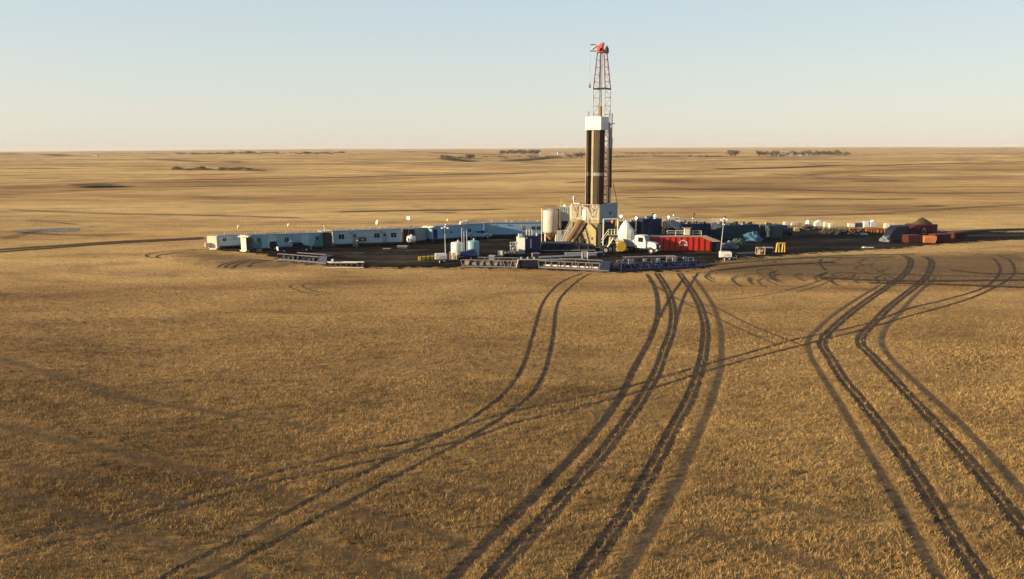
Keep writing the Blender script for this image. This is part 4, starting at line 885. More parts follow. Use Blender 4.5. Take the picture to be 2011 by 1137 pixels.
# ---------- light tower trailers
def light_tower(label, loc, rz, mh, lean=0, hitch=1, mx=-.6):
    t = thing('light_tower', label, 'light tower', loc, rz, 'mobile light towers')
    b = MB().box(-1.05, 1.05, -.62, .62, .55, 1.45).prism([(-1.05, 1.45), (1.05, 1.45), (.9, 1.55), (-.95, 1.55)], -.6, .6).build('housing', 'white', t, bevel=.06)
    MB().box(-.3, .7, -.64, -.623, .75, 1.15).build('door', 'lightgrey', b)
    MB().box(-1.15, 1.2, -.6, .6, .42, .547).build('chassis', 'dark', t)
    for x in (-.25, .6):
        for y in (-.72, .72):
            w = MB().wheel((x, y, .33), .33, .2).build('wheel', 'black', t); MB().tube((x, y - .11, .33), (x, y + .11, .33), .15, 10).build('rim', 'lightgrey', w)
    MB().bar((hitch * 1.0, -.4, .5), (hitch * 2.1, 0, .35), .09).bar((hitch * 1.0, .4, .5), (hitch * 2.1, 0, .35), .09).bar((hitch * 2.05, 0, .35), (hitch * 1.85, 0, .9), .09).bar((hitch * 2.05, 0, .35), (hitch * 2.25, 0, 0), .08).build('hitch', 'cream', t)
    MB().bar((-.3, -1.1, 0), (-.3, -.62, .5), .08).build('jack', 'cream', t)
    top = Vector((mx + lean, 0, mh)); a = Vector((mx, 0, 1.5))
    m_ = MB().bar(a, a + (top - a) * .45, .14).bar(a + (top - a) * .45, a + (top - a) * .75, .11).bar(a + (top - a) * .75, top, .08).build('mast', 'grey', t)
    MB().bar(top + Vector((-.75, 0, 0)), top + Vector((.75, 0, 0)), .07).build('crossbar', 'galv', m_)
    for x in (-.5, .0, .5):
        l = MB().lathe([(.08, .1), (.19, 0), (.18, -.05), (.03, -.08)], 12).build('lamp', 'lampdim', t, smooth=True); l.location = top + Vector((x, -.12, .1 if x else .3)); l.rotation_euler = (R(-50), 0, 0)
    return t
light_tower('white light tower trailer with a thin mast, right of the yellow striped barriers', G(866, 514.5), R(8), 6.0, -.05, -.01, .85)
light_tower('white light tower trailer standing alone right of the red tank', G(1424, 510.5), R(-6), 7.2, .3, 1, -.85)

# ---------- yellow barriers
for k in range(5):
    p = G(821 + k * 8.3, 512.2 - k * .55); t = thing('barrier', ('first', 'second', 'third', 'fourth', 'fifth')[k] + ' yellow and black concrete barrier counted from the left', 'barrier', p, R(7), 'yellow striped barriers in a line')
    MB().prism([(0, 0), (.72, 0), (.72, .55), (.6, .72), (.1, .72), (0, .55)], 0, .6).build('block', 'yellow', t, bevel=.03)
    MB().prism([(.5, .02), (.72, .02), (.66, .70), (.54, .70)], -.012, -.002).build('stripe', 'black', t)

# ---------- truss skids along the front
def skid(name, label, A, B, h, depth, mat, posts, railmat='lavender', slant=0, box=0, boxmat='navy', fill=None, railt=.13, backrail=True, toprail=True, white_inside=False):
    a = G(*A); b = G(*B); d = b - a; L = d.length; rz = math.atan2(d.y, d.x)
    t = thing(name, label, 'skid', a, rz, 'steel frame skids along the front of the pad')
    MB().bar((0, 0, .12), (L, 0, .12), .22).bar((0, depth, .12), (L, depth, .12), .22).build('runner', railmat, t)
    if toprail:
        MB().bar((0, 0, h), (L - box, 0, h), railt).build('top_rail', railmat, t)
        if backrail: MB().bar((L * .25, depth, h * 1.12), (L - box, depth, h * 1.12), railt).build('top_rail', railmat, t)
    for k in range(posts):
        x = (L - box) * k / (posts - 1); s = slant * (1 if k % 2 else -1)
        MB().bar((x - s * .5, 0, .2), (x + s * .5, 0, h), .12).build('post', railmat, t)
        if backrail and k % 2: MB().bar((x, depth, .2), (x, depth, h * 1.12), .1).build('post', mat, t)
    m_ = MB()
    for k in range(posts - 1):
        x = (L - box) * k / (posts - 1); x2 = (L - box) * (k + 1) / (posts - 1)
        m_.bar((x, depth * .5, .2), (x2, depth * .5, h * .9), .09); m_.bar((x, 0, .25), (x, depth, .25), .12)
    m_.build('cross_brace', mat, t)
    MB().box(.1, L - box - .1, .15, depth - .15, .26, .32).build('deck', 'dark' if not white_inside else 'rust', t)
    if white_inside:
        for k in range(6): MB().tube((.6 + k * (L - box) / 6.5, depth * .3, .45), (.6 + (k + .85) * (L - box) / 6.5, depth * .3, .45), .14, 8).build('roller', 'white', t)
    if fill:
        x = .4
        while x < L - box - .6: MB().box(x, x + rr.uniform(.4, .9), depth * .3, depth * .9, .3, h * rr.uniform(.5, .95)).build('equipment', fill, t, bevel=.03); x += 1.2
    if box: MB().prism([(L - box, .1), (L + .1, .1), (L + .25, h + .15), (L - box + .15, h + .15)], -.05, depth).build('end_box', boxmat, t, bevel=.04)
    return t
skid('truss_skid', 'blue truss skid with pale rails in front of the two pickups', (546, 510.5), (641, 518.5), 1.15, 2.0, 'navy', 11, slant=.15, box=1.7, fill='navydark')
p = G(639.5, 527); t = thing('pipe_rack', 'low pale pipe rack with long white pipes, left of centre on the pad edge', 'pipe rack', p, R(-1))
L = G(714, 527.5).x - p.x
MB().tube((.1, .9, .95), (L - .1, .9, .95), .12, 8).build('pipe', 'white', t); MB().tube((.4, .5, .9), (L - 1.2, .5, .9), .1, 8).build('pipe', 'cream', t); MB().bar((0, 0, .12), (L, 0, .12), .12).build('runner', 'cream', t)
for k in range(7): MB().bar((.3 + k * L / 7, 0, .1), (.7 + k * L / 7, .8, .85), .09).bar((.3 + k * L / 7 + .5, 0, .1), (.3 + k * L / 7 + .3, .8, .6), .07).build('leg', 'rust', t)
MB().box(.9, 1.25, .4, .9, .9, 1.5).build('clamp', 'cream', t)
skid('truss_skid', 'pale trapezoid frame skid in front of the vent unit, with brown cargo at its right', (907, 524.5), (1018, 526.5), 1.25, 2.2, 'rust', 9, slant=.35, fill='wood')
p = G(1014, 526.5); t = thing('flat_tank', 'low dark navy tank between the two pale frame skids', 'tank', p, R(0))
MB().prism([(0, .1), (4.0, .1), (3.9, 1.4), (.35, 1.4)], 0, 2.4).build('shell', 'navydark', t, bevel=.06)
m_ = MB(); 
for x in (.9, 2.0, 3.1): m_.tube((x, 1, 1.4), (x, 1, 1.75), .2, 10)
m_.build('hatch', 'grey', t); MB().bar((.1, -.08, 1.45), (3.9, -.08, 1.45), .1).build('rim', 'lightgrey', t); MB().bar((0, -.1, .1), (.35, -.1, 1.4), .12).build('corner_post', 'lightgrey', t)
skid('truss_skid', 'pale frame skid with white rollers and a navy box end, below the rig', (1058, 526.5), (1196, 533.5), 1.3, 2.3, 'rust', 10, slant=.35, box=1.6, white_inside=True)
t = skid('truss_skid', 'navy walkway skid with white framed ends, in front of the red tank', (1220, 533), (1385, 526), 1.1, 2.6, 'navy', 10, railmat='navy', fill='navy')
for k, x in enumerate((0.1, 1.2, 4.7, 6.2, 9.0, 11.0, 13.0)):
    w = rr.uniform(.8, 1.5); y = 2.2
    MB().bar((x, y, .3), (x, y, 1.5 + .2 * (k % 3)), .1).bar((x + w, y, .3), (x + w, y, 1.5 + .2 * (k % 3)), .1).bar((x, y, 1.5 + .2 * (k % 3)), (x + w, y, 1.5 + .2 * (k % 3)), .1).bar((x, y, .9), (x + w, y, 1.0 + .4 * (k % 2)), .08).build('end_frame', ('grey', 'lavender', 'navy')[k % 3], t)
for x, w in ((2.2, 1.0), (4.9, .7), (7.4, .5), (10.2, .8), (12.2, .6)): MB().box(x, x + w, 2.3, 2.6, .8, 1.6).build('panel', 'galv', t)
# long pipe racks on the ground behind
for k, (A, B, lab, n) in enumerate((((1060, 512), (1190, 506), 'long low rack of steel pipes lying below the rig stairs', 6), ((1030, 518), (1150, 516), 'low pipe rack just behind the white roller skid', 5), ((1225, 512), (1330, 509), 'short pipe rack lying between truck and navy walkway skid', 4))):
    loc, rz, L = fr(A, B); t = thing('pipe_rack', lab, 'pipe rack', loc, rz, 'pipe racks lying on the mud')
    for q in range(n): MB().tube((rr.uniform(0, .6), .3 * q, .55), (L - rr.uniform(0, .9), .3 * q, .55), .09, 8).build('pipe', rr.choice(('grey', 'rust', 'galv')), t, smooth=True)
    for q in range(4): MB().box(.5 + q * (L - 1.2) / 3, .75 + q * (L - 1.2) / 3, -.2, .3 * n, .0, .45).build('sleeper', 'navydark', t)
p = G(1143, 512); t = thing('equipment_stand', 'small pale post frame standing on the pipe rack edge behind the roller skid', 'stand', p, R(5))
MB().box(0, 1.0, 0, .1, .6, 1.5).build('panel', 'lightgrey', t); MB().bar((0, 0, 0), (0, 0, 1.6), .09).bar((1, 0, 0), (1, 0, 1.6), .09).bar((0, 0, 1.6), (1.0, 0, 1.6), .09).build('frame', 'cream', t)

p = G(1063, 494.5); t = thing('catwalk', 'long low dark catwalk platform running right from the navy container to the rig', 'catwalk', p, R(1)); L = (1170 - 1063) * p.y / F
MB().prism([(0, .1), (L, .1), (L, 1.1), (L * .55, 1.5), (.3, 1.65), (0, 1.3)], 0, 3.4).build('deck', 'navydark', t, bevel=.05)
for k in range(7): MB().tube((.3 + .2 * k, .3 + .4 * k, 1.74 - .02 * k), (L * .55 + .3 * (k % 3), .3 + .4 * k, 1.6), .09, 8).build('pipe', ('grey', 'rust', 'pipebrown', 'galv')[k % 4], t, smooth=True)
for k in range(6): MB().bar((.4 + k * L / 6, -.06, .1), (.4 + k * L / 6, -.06, 1.25), .12).build('post', 'navy', t)
MB().bar((0, -.07, .25), (L, -.07, .25), .14).build('runner', 'grey', t)
p = G(1112, 503); t = thing('mud_trough', 'shallow grey steel trough lying in the mud between catwalk and pipe rack', 'trough', p, R(4))
MB().prism([(0, .05), (6, .05), (6.2, .55), (-.2, .55)], 0, 1.2).build('body', 'grey', t, bevel=.04); MB().bar((-.2, -.03, .57), (6.2, -.03, .57), .1).build('rim', 'lightgrey', t)
for k, (px, py, w_, h_, mt, lab) in enumerate(((960, 512, 1.1, .9, 'lavender', 'small grey box behind the trapezoid frame skid, left of the white cube tank'), (1046, 507, 1.4, .8, 'rust', 'rusty box in front of the navy container'), (1172, 507, 1.2, 1.0, 'navy', 'small navy box in front of the loader'), (1310, 512, 1.6, .7, 'rust', 'rusty box between red tank and navy walkway'), (752, 495, 1.5, .6, 'maroon', 'low maroon box on the mud before the three window trailer'), (780, 488, 2.2, .5, 'dark', 'low dark box left of the propane tank'))):
    p = G(px, py); t = thing('tool_box', lab, 'box', p, R(rr.uniform(-20, 20)))
    MB().box(0, w_, 0, .8, .08, h_).build('body', mt, t, bevel=.04); MB().box(-.03, w_ + .03, -.03, .83, h_ + .002, h_ + .08).build('lid', 'grey', t); MB().box(.1, w_ - .1, .1, .7, 0, .077).build('foot', 'dark', t)
# ---------- loader, bulk bag and truck
p = G(1188, 498); t = thing('wheel_loader', 'green-grey wheel loader with a yellow bucket, beneath the rig floor', 'loader', p, R(6))
for x, y, r_ in ((0.1, 0, .68), (0.1, 1.7, .68), (2.45, -.1, .85), (2.45, 1.8, .85)):
    w = MB().wheel((x, y, r_), r_, .45, n=22).build('wheel', 'black', t); MB().tube((x, y - .24, r_), (x, y + .24, r_), r_ * .52, 16).build('rim', 'cream', w)
MB().prism([(-.3, .7), (3.0, .8), (3.1, 1.6), (1.9, 1.9), (.2, 1.5)], .3, 1.4).build('chassis', 'navyteal', t, bevel=.06)
cb = MB().prism([(.9, 1.7), (2.2, 1.8), (2.1, 3.1), (1.1, 3.1)], .3, 1.4).build('cab', 'mustard', t, bevel=.06)
MB().prism([(1.1, 2.1), (2.0, 2.15), (1.95, 2.9), (1.2, 2.9)], .28, 1.42).build('window', 'glass', cb)
MB().bar((.4, .1, 1.1), (1.6, .1, 2.9), .2).bar((1.6, .1, 2.9), (3.1, .1, 1.6), .2).build('lift_arm', 'cream', t)
MB().tube((3.1, -.4, 1.35), (3.1, .0, 1.35), .95, 20).build('bucket', 'yellow', t); MB().prism([(2.7, .5), (4.0, .45), (4.1, 1.0), (4.0, 2.1), (3.0, 2.25)], -.35, 1.9).build('bucket', 'yellow', t, bevel=.08)
MB().box(.4, 1.3, -.1, .25, .5, 1.1).build('fuel_tank', 'lightgrey', t, bevel=.08)
MB().tube((.5, .9, 1.6), (.5, .9, 2.4), .06).build('exhaust', 'dark', t)
# white pipe gantry behind loader
loc = G(1188, 496); t = thing('pipe_gantry', 'white pipe gantry with handrails between the rig and the truck', 'gantry', loc + Vector((0, 3.2, 0)), R(6))
for x in (0, 2.9): MB().tube((x, 0, 0), (x, 0, 6.2), .13, 8).build('post', 'cream', t)
MB().tube((0, 0, 6.2), (2.9, 0, 6.2), .13, 8).build('beam', 'cream', t)
MB().box(.9, 3.4, -.6, .5, 3.05, 3.2).build('platform', 'lightgrey', t)
m_ = MB()
for x in (.9, 1.5, 2.1, 2.8, 3.4): m_.bar((x, -.6, 3.2), (x, -.6, 4.2), .08)
m_.bar((.9, -.6, 4.2), (3.4, -.6, 4.2), .09).bar((.9, -.6, 3.7), (3.4, -.6, 3.7), .07).bar((-.5, -.6, 2.2), (.9, -.6, 4.2), .09).bar((-.5, -.6, 1.6), (.9, -.6, 3.6), .09).build('railing', 'cream', t)
MB().tube((1.8, .1, 5.4), (1.8, .1, 6.1), .2, 10).build('pulley', 'pink', t)
loc = G(1233, 495.5); t = thing('bulk_truck', 'white truck with rounded hood and a pale cone shaped load, right of the loader', 'truck', loc, R(-33)); t.scale = (1.15, 1.0, 1.12)
MB().box(-2.6, 5.3, .3, 1.9, .75, .95).build('chassis', 'dark', t)
MB().prism([(1.15, .9), (3.2, .9), (3.2, 2.1), (2.85, 3.05), (1.35, 3.1), (1.15, 2.9)], 0, 2.2).build('cab', 'white', t, bevel=.12)
MB().add([(3.225, .2, 2.12), (3.225, 2.0, 2.12), (2.90, 1.9, 2.95), (2.90, .3, 2.95), (3.15, .2, 2.1), (3.15, 2.0, 2.1), (2.83, 1.9, 2.93), (2.83, .3, 2.93)], [(0, 1, 2, 3), (7, 6, 5, 4), (0, 4, 5, 1), (1, 5, 6, 2), (2, 6, 7, 3), (3, 7, 4, 0)]).build('windscreen', 'glass', t)
MB().box(1.8, 2.7, -.03, 2.23, 1.95, 2.75).build('side_window', 'glass', t)
MB().prism([(3.2, .95), (4.9, .9), (4.95, 1.6), (4.7, 1.85), (3.2, 2.1)], .35, 1.85).build('hood', 'white', t, bevel=.14)
MB().box(4.93, 5.02, .6, 1.6, .95, 1.65).build('grille', 'dark', t); MB().box(4.95, 5.25, .0, 2.2, .55, .85).build('bumper', 'lightgrey', t, bevel=.05)
for y in (0.0, 1.85):
    MB().prism([(3.5, 1.0), (3.7, 1.45), (4.4, 1.5), (4.8, 1.3), (4.95, .95), (4.6, .9), (4.4, 1.15), (3.8, 1.15)], y, y + .35).build('fender', 'white', t, bevel=.05)
    MB().box(4.9, 4.98, y + .05, y + .3, 1.05, 1.3).build('headlight', 'lampdim', t)
for x, y in ((4.15, .18), (4.15, 2.02), (-.1, .1), (-.1, 2.1), (-1.4, .1), (-1.4, 2.1)):
    w = MB().wheel((x, y, .52), .52, .3, n=20).build('wheel', 'black', t); MB().tube((x, y - .16, .52), (x, y + .16, .52), .25, 14).build('rim', 'lightgrey', w)
MB().tube((1.0, .1, 1.0), (1.0, .1, 3.9), .09, 8).build('exhaust_stack', 'chrome', t)
MB().prism([(-2.5, 1.0), (.9, 1.0), (.9, 2.2), (-2.5, 2.2)], .1, 2.1).build('tank_bed', 'bluegrey', t, bevel=.05)
MB().lathe([(1.25, 2.2), (1.35, 3.2), (1.0, 4.3), (.35, 5.3), (.1, 5.5)], 12, (-.9, 1.1, 0)).build('cone_load', 'white', t, smooth=False)
MB().lathe([(.9, 2.2), (.95, 3.0), (.5, 3.9), (.15, 4.2)], 9, (.35, .9, 0)).build('cone_load', 'tarpgrey', t, smooth=False)

# ---------- red tank
loc, rz, L = fr((1277, 494.2), (1396, 494.2))
rz = R(-3)
t = thing('red_tank', 'long bright red ribbed tank with a white round emblem and tan sloping end', 'tank', loc, rz)
H_ = 2.9
MB().prism([(0, .25), (L, .25), (L, 2.0), (L - 2.0, H_), (0, H_)], 0, 2.6).build('shell', 'red', t, bevel=.03)
MB().prism([(0, H_ + .004), (L - 2.0, H_ + .004), (L + .1, 1.98), (L + 1.9, 2.0), (L - .6, H_ + .06), (0, H_ + .06)], -.05, 2.75).build('lid', 'tan', t)
m_ = MB()
for k in range(11): m_.box(.25 + k * (L - .6) / 10, .37 + k * (L - .6) / 10, -.09, -.004, .3, (H_ - .06) if k < 9 else (H_ - .5 if k == 9 else 2.1))
m_.build('rib', 'darkred', t); MB().box(-.05, L + .05, -.12, -.004, .05, .245).build('skid', 'darkred', t)
m_ = MB()
ex, ez = L * .535, 1.55
for k in range(15):
    a = R(10 + k * 11.5)
    if k in (4, 10): continue
    m_.rbox(ex + .72 * math.cos(a), -.105, ez + .72 * math.sin(a), .2, .02, .17)
m_.build('emblem', 'white', t)
m_ = MB()
for k, w in enumerate((.2, .16, .2, .14, 0, .2, .18, .2, .17)):
    if w: m_.box(ex - .85 + k * .2, ex - .85 + k * .2 + w * .8, -.115, -.095, ez - .35, ez - .12)
m_.build('lettering', 'white', t)
MB().box(L + .1, L + 1.7, .3, 2.5, .2, 1.97).build('end_chute', 'navydark', t)
m_ = MB()
for x in (3.5, 5.2, 6.9, 8.6, 10.2): m_.bar((x, 2.4, H_), (x, 2.4, H_ + .95), .07)
m_.bar((3.5, 2.4, H_ + .95), (10.2, 2.4, H_ + .95), .08).bar((3.5, 2.4, H_ + .5), (10.2, 2.4, H_ + .5), .06).build('railing', 'cream', t)
t2 = thing('control_box', 'white upright control box on top of the red tank', 'box', loc + Vector((L * .63, 1.7, H_ + .065)), 0)
MB().box(-.55, .55, -.3, .3, .1, 1.45).build('cabinet', 'cream', t2, bevel=.04); MB().box(-.8, .8, -.4, .4, 1.45, 1.55).build('cap', 'wood', t2); MB().box(-.5, .5, -.25, .25, 0, .1).build('foot', 'dark', t2)

# ---------- navy tank houses behind
def navy(label, A, B, ztop, depth, mat, slope=0, ribs=8, roofstuff=4, rail=False, seed=0):
    loc, rz, L = fr(A, B, ztop); t = thing('mud_tank', label, 'tank', loc, rz, 'navy mud tanks and pump houses'); rd = random.Random(seed)
    MB().prism([(0, .25), (L, .25), (L, ztop), (0, ztop)], 0, depth).build('shell', mat, t, bevel=.05)
    m_ = MB()
    for k in range(ribs): m_.box(.2 + k * (L - .4) / ribs, .32 + k * (L - .4) / ribs, -.07, -.004, .3, ztop - .08)
    if ribs: m_.build('rib', mat, t)
    MB().box(-.1, L + .1, -.15, depth + .1, .02, .247).build('skid', 'dark', t); MB().box(-.05, L + .05, -.1, depth + .05, ztop + .004, ztop + .09).build('rim', mat, t)
    MB().box(L * .3, L * .3 + .9, -.1, -.075, .4, 2.3).build('door', 'navyteal', t)
    for k in range(roofstuff):
        x = rd.uniform(.3, L - 1); y = rd.uniform(.2, depth - .8)
        c = rd.random()
        if c < .4: MB().box(x, x + rd.uniform(.4, 1.1), y, y + .6, ztop + .09, ztop + rd.uniform(.3, .75)).build('motor', rd.choice(('dark', 'navy', 'rust', 'grey')), t, bevel=.05)
        elif c < .7: MB().tube((x, y, ztop + .09), (x, y, ztop + rd.uniform(.6, 1.2)), .08, 8).build('pipe', rd.choice(('galv', 'dark', 'cream')), t)
        else: MB().tube((x, y, ztop + .3), (min(x + 1.3, L), y, ztop + .3), .16, 10).build('pump', rd.choice(('dark', 'lightgrey', 'darkred')), t)
    if rail:
        m_ = MB(); n = max(2, int(L / 1.6))
        for k in range(n + 1): m_.bar((k * L / n, 0, ztop + .09), (k * L / n, 0, ztop + 1.15), .06)
        m_.bar((0, 0, ztop + 1.15), (L, 0, ztop + 1.15), .08).bar((0, 0, ztop + .65), (L, 0, ztop + .65), .06).build('railing', 'lightgrey', t)
    return t
navy('dark pump house directly behind the loader and truck', (1222, 437.5), (1262, 437), 3.2, 3, 'navydark', ribs=4, roofstuff=7, seed=1)
navy('tall navy engine house behind the left end of the red tank', (1262, 431), (1300, 430), 3.9, 3.2, 'navy', ribs=6, roofstuff=5, seed=2)
navy('navy mud tank at the head of the pale stairs', (1301, 436), (1333, 437.5), 3.3, 3, 'navydark', ribs=5, roofstuff=7, seed=3, rail=True)
navy('navy mud tank with pale handrails behind the white control box', (1334, 441), (1396, 439.5), 3.0, 3, 'navy', ribs=8, roofstuff=12, rail=True, seed=4)
navy('navy mud tank just left of the tall light tower mast', (1397, 439.5), (1421, 441), 3.0, 3, 'navy', ribs=5, roofstuff=6, rail=True, seed=5)
navy('long blue-green tank behind the blue tarps', (1422, 444.5), (1491, 441.5), 2.9, 3, 'navyteal', ribs=0, roofstuff=14, seed=6)
navy('grey-green end container closing the right side of the tank row', (1493, 441), (1518, 444), 2.8, 3, 'endbox', ribs=3, roofstuff=3, seed=7)
loc = G(1306, 431, 4.2)
t = thing('access_stairs', 'pale steel stairs slanting down behind the red tank', 'stairs', Vector((G(1305, 431, 4.2).x, G(1305, 431, 4.2).y - 4.0, 0)), 0)
stairs(t, (0, .4, 4.1), (3.0, -3.2, 1.6), .9, 'lightgrey', 12, name='flight'); MB().bar((0, .4, 0), (0, .4, 4.1), .12).bar((3.0, -3.2, 0), (3.0, -3.2, 1.6), .12).build('support', 'grey', t)
for k, (px, py, lab) in enumerate(((1199, 430, 'lit lamp just right of the rig wall, over the white gantry'), (1220, 424.5, 'lit lamp at the right edge of the rig floor'), (1250, 428, 'lit lamp above the pale cone load'), (1286, 424, 'brightest lit lamp, over the tall navy engine house'), (1313, 426.5, 'lit lamp at the head of the pale stairs'))):
    y = (172, 176, 174, 177, 174)[k]; d_ = G(px, 480); base = Vector(((px - CX) * y / F, y, 0))
    pole_lamp(px, py, 0, py, lab, r=.25, base=base)
for k, (px, py, lab) in enumerate(((1323, 422.5, 'small dim lamp above the stair head rail'), (1361, 429, 'dim pale lamp among the handrails, above the white control box'), (1420, 433, 'dim pale lamp right behind the tall light tower mast'))):
    y = 176; pole_lamp(px, py, 0, py, lab, r=.16, mat='lampdim', base=Vector(((px - CX) * y / F, y, 0)), group='dim lamps over the tank row')
for k, (px, y0, lab) in enumerate(((1362, 419, 'black slanting vent stack over the railed mud tank'), (1285, 419, 'thin dark stack above the tall navy engine house'), (1426, 424, 'short dark stack right of the light tower mast'))):
    base = Vector(((px - CX) * 177 / F, 177, 0)); h = Zat(base, y0 + 1)
    t = thing('vent_stack', lab, 'stack', base, 0); MB().tube((-.3, 0, 2.5), (.2 if k == 0 else -.3, 0, h), .1, 8).tube((-.3, 0, 0), (-.3, 0, 2.5), .12, 8).build('pipe', 'dark', t); MB().lathe([(.2, -.12), (.2, .12)], 8, (.2 if k == 0 else -.3, 0, h)).build('cap', 'black', t)

# ---------- tarps and heaps
def heap(name, px, py, w, h, mat, label, cat='tarp', seed=0, d=1.4, rough=.16, n=3):
    p = G(px, py); o = MB(); rd = random.Random(seed)
    o.lump((0, 0, -.03), w / 2, d, h, seed, rough, 22, 9, base=True)
    for k in range(n): o.lump((rd.uniform(-.35, .35) * w, rd.uniform(-.5, .3) * d, -.03), w * rd.uniform(.15, .28), d * .5, h * rd.uniform(.5, 1.0), seed + k + 1, rough, 14, 7, base=True)
    b = o.build(name, mat); b.location = p; tag(b, label, cat); return b
heap('tarp_heap', 1433, 487, 3.2, 1.3, 'tarpgrey', 'crumpled grey tarp heap next to the light tower mast', seed=1)
heap('tarp_heap', 1477, 474, 4.0, 1.9, 'tarpblue', 'bright blue crumpled tarp heap before the blue-green tank', seed=2)
heap('tarp_heap', 1450, 477, 3.0, .9, 'tarpgreen', 'low green tarp heap between the grey and blue ones', seed=3)
heap('equipment_heap', 1532, 462, 5.0, 1.7, 'navydark', 'dark heap of gear right of the end container', 'heap', seed=4)
heap('tarp_heap', 1738, 474, 2.0, 1.1, 'tarpgrey', 'small blue-grey wrapped bag left of the dark red mud bin', seed=5)
p = G(1521, 452); t = thing('flatbed', 'low navy flatbed with a pale roof edge behind the dark gear heap', 'flatbed', p, R(-3)); MB().prism([(0, 0.4), (3.2, .3), (3.2, 1.1), (.6, 1.5), (0, 1.3)], 0, 2).build('body', 'navy', t, bevel=.05); MB().box(0, 3.0, .2, 1.8, .02, .3).build('base', 'dark', t)
# yellow stand, crates, board
p = G(1523, 495.5); t = thing('yellow_stand', 'bright yellow tubular stand on the dark mud', 'stand', p, R(4))
for x in (0.1, 1.25):
    MB().bar((x, 0, 0), (x + .12, 0, 1.7), .2).bar((x + .55, 0, 0), (x + .45, 0, 1.7), .2).build('leg', 'yellow', t)
MB().bar((.2, 0, 1.72), (1.85, 0, 1.72), .22).bar((0, 0, .1), (1.9, 0, .1), .12).build('top_bar', 'yellow', t); MB().box(-.1, 2.0, .1, 1.2, .04, .14).build('base', 'dark', t)
p = G(1488, 500.5); t = thing('metal_crate', 'open pale framed crate left of the yellow stand', 'crate', p, 0)
m_ = MB()
for a in ((0, 0), (1.35, 0), (0, 1.2), (1.35, 1.2)): m_.bar((a[0], a[1], 0), (a[0], a[1], 1.3), .1)
for z in (.06, 1.3): m_.bar((0, 0, z), (1.35, 0, z), .1).bar((0, 1.2, z), (1.35, 1.2, z), .1).bar((0, 0, z), (0, 1.2, z), .1).bar((1.35, 0, z), (1.35, 1.2, z), .1)
m_.build('frame', 'tan', t); MB().lump((.68, .6, .1), .45, .4, .9, 3).build('contents', 'wood', t)
p = G(1503.5, 499.5); t = thing('steel_box', 'dark steel box with a pale lid beside the framed crate', 'box', p, 0); MB().box(0, 1.4, 0, 1.2, .02, 1.2).build('body', 'navydark', t, bevel=.04); MB().box(-.05, 1.45, -.05, 1.25, 1.205, 1.3).build('lid', 'grey', t)
p = G(1695, 487.3); t = thing('loose_board', 'pale board lying alone on the ground at the right', 'board', p, R(6)); MB().box(0, 2.3, 0, .5, .02, .16).build('plank', 'white', t); MB().box(.2, .6, .1, .45, .165, .3).build('block', 'cream', t)

# ---------- totes row
def tote(px0, px1, py1, py0, mat, label, shape='box', i=0):
    p = G(px0, py1 + 2.2); w = (px1 - px0) * p.y / F; h = Zat(p, py0); t = thing('bulk_bag', label, 'bag' if shape == 'dome' else 'tote', p, R(rr.uniform(-8, 8)), 'pale totes and bags in a row at the back right')
    z0 = .45
    m_ = MB()
    for y in (0, .45, .9): m_.box(0, w, y, y + .15, .02, z0 - .12)
    m_.box(0, w, -.05, 1.1, z0 - .117, z0 - .004).build('pallet', 'wood', t)
    if shape == 'dome': MB().lathe([(w * .44, z0), (w * .5, z0 + .2), (w * .5, h * .6), (w * .36, h * .88), (.1, h)], 16, (w / 2, .5, 0)).build('bag', mat, t, smooth=True)
    elif shape == 'gable': MB().prism([(0.03, z0), (w - .03, z0), (w - .03, h * .72), (w * .6, h), (w * .12, h * .78)], 0, 1.1).build('bag', mat, t, bevel=.08)
    else: MB().box(.03, w - .03, 0, 1.05, z0, h).build('bag', mat, t, bevel=.12)
    MB().lathe([(.12, 0), (.12, .1)], 10, (w * .5, .5, h)).build('cap', 'lightgrey', t)
O = ('first', 'second', 'third', 'fourth', 'fifth', 'sixth')
tote(1540, 1551, 444.5, 436, 'cream', 'cream tote at the left end of the back row'); tote(1553, 1563, 444.6, 437.5, 'cream', 'cream tote second from the left end of the back row'); tote(1564, 1575, 444.6, 437, 'tan', 'tan tote third from the left end, beside the domed bag')
tote(1582, 1592.7, 443.5, 432, 'white', 'domed white bag standing taller than the totes on its left', 'dome'); tote(1600, 1617, 446, 433, 'white', 'wide white gabled bag right of the domed one', 'gable'); tote(1618, 1627, 447, 436.5, 'cream', 'cream tote squeezed against the wide gabled bag'); tote(1629, 1638.5, 448.5, 439, 'cream', 'separate cream tote just right of the gabled group')
tote(1560, 1570, 452, 447, 'tan', 'low tan box in front of the left totes')
tote(1665, 1679, 447.5, 439, 'cream', 'low cream tote left of the blue wrapped one'); tote(1680, 1695, 447.5, 438, 'navyteal', 'dark blue wrapped tote among the pale ones'); tote(1695.5, 1707, 448, 435, 'white', 'tall white tote right of the dark blue one'); tote(1708, 1721, 448, 432.5, 'white', 'tallest white gabled bag of the second group', 'gable')
tote(1737, 1748, 449.5, 439, 'cream', 'cream tote of the last pair, on its left side'); tote(1749, 1761, 449.5, 439.5, 'cream', 'cream tote nearest the dark red mud bin')
for k, (a, b_, y, lab) in enumerate(((1668, 1700, 455, 'orange steel rack under the blue wrapped tote'), (1701, 1722, 456, 'orange steel rack beneath the tall white totes'), (1724, 1750, 457, 'bright orange rack leading up to the mud bin'))):
    loc, rz, L = fr((a, y), (b_, y)); t = thing('orange_rack', lab, 'rack', loc, rz, 'orange racks behind the dark mud')
    for q in range(5): MB().bar((q * L / 4, 0, 0), (q * L / 4, 0, .75), .1).build('post', 'orange', t); MB().bar((0, 0, .72), (L, 0, .72), .16).bar((0, 0, .3), (L, 0, .3), .1).build('beam', 'orange', t); MB().box(0, L, .2, 1.0, .35, .5).build('shelf', 'rust', t)
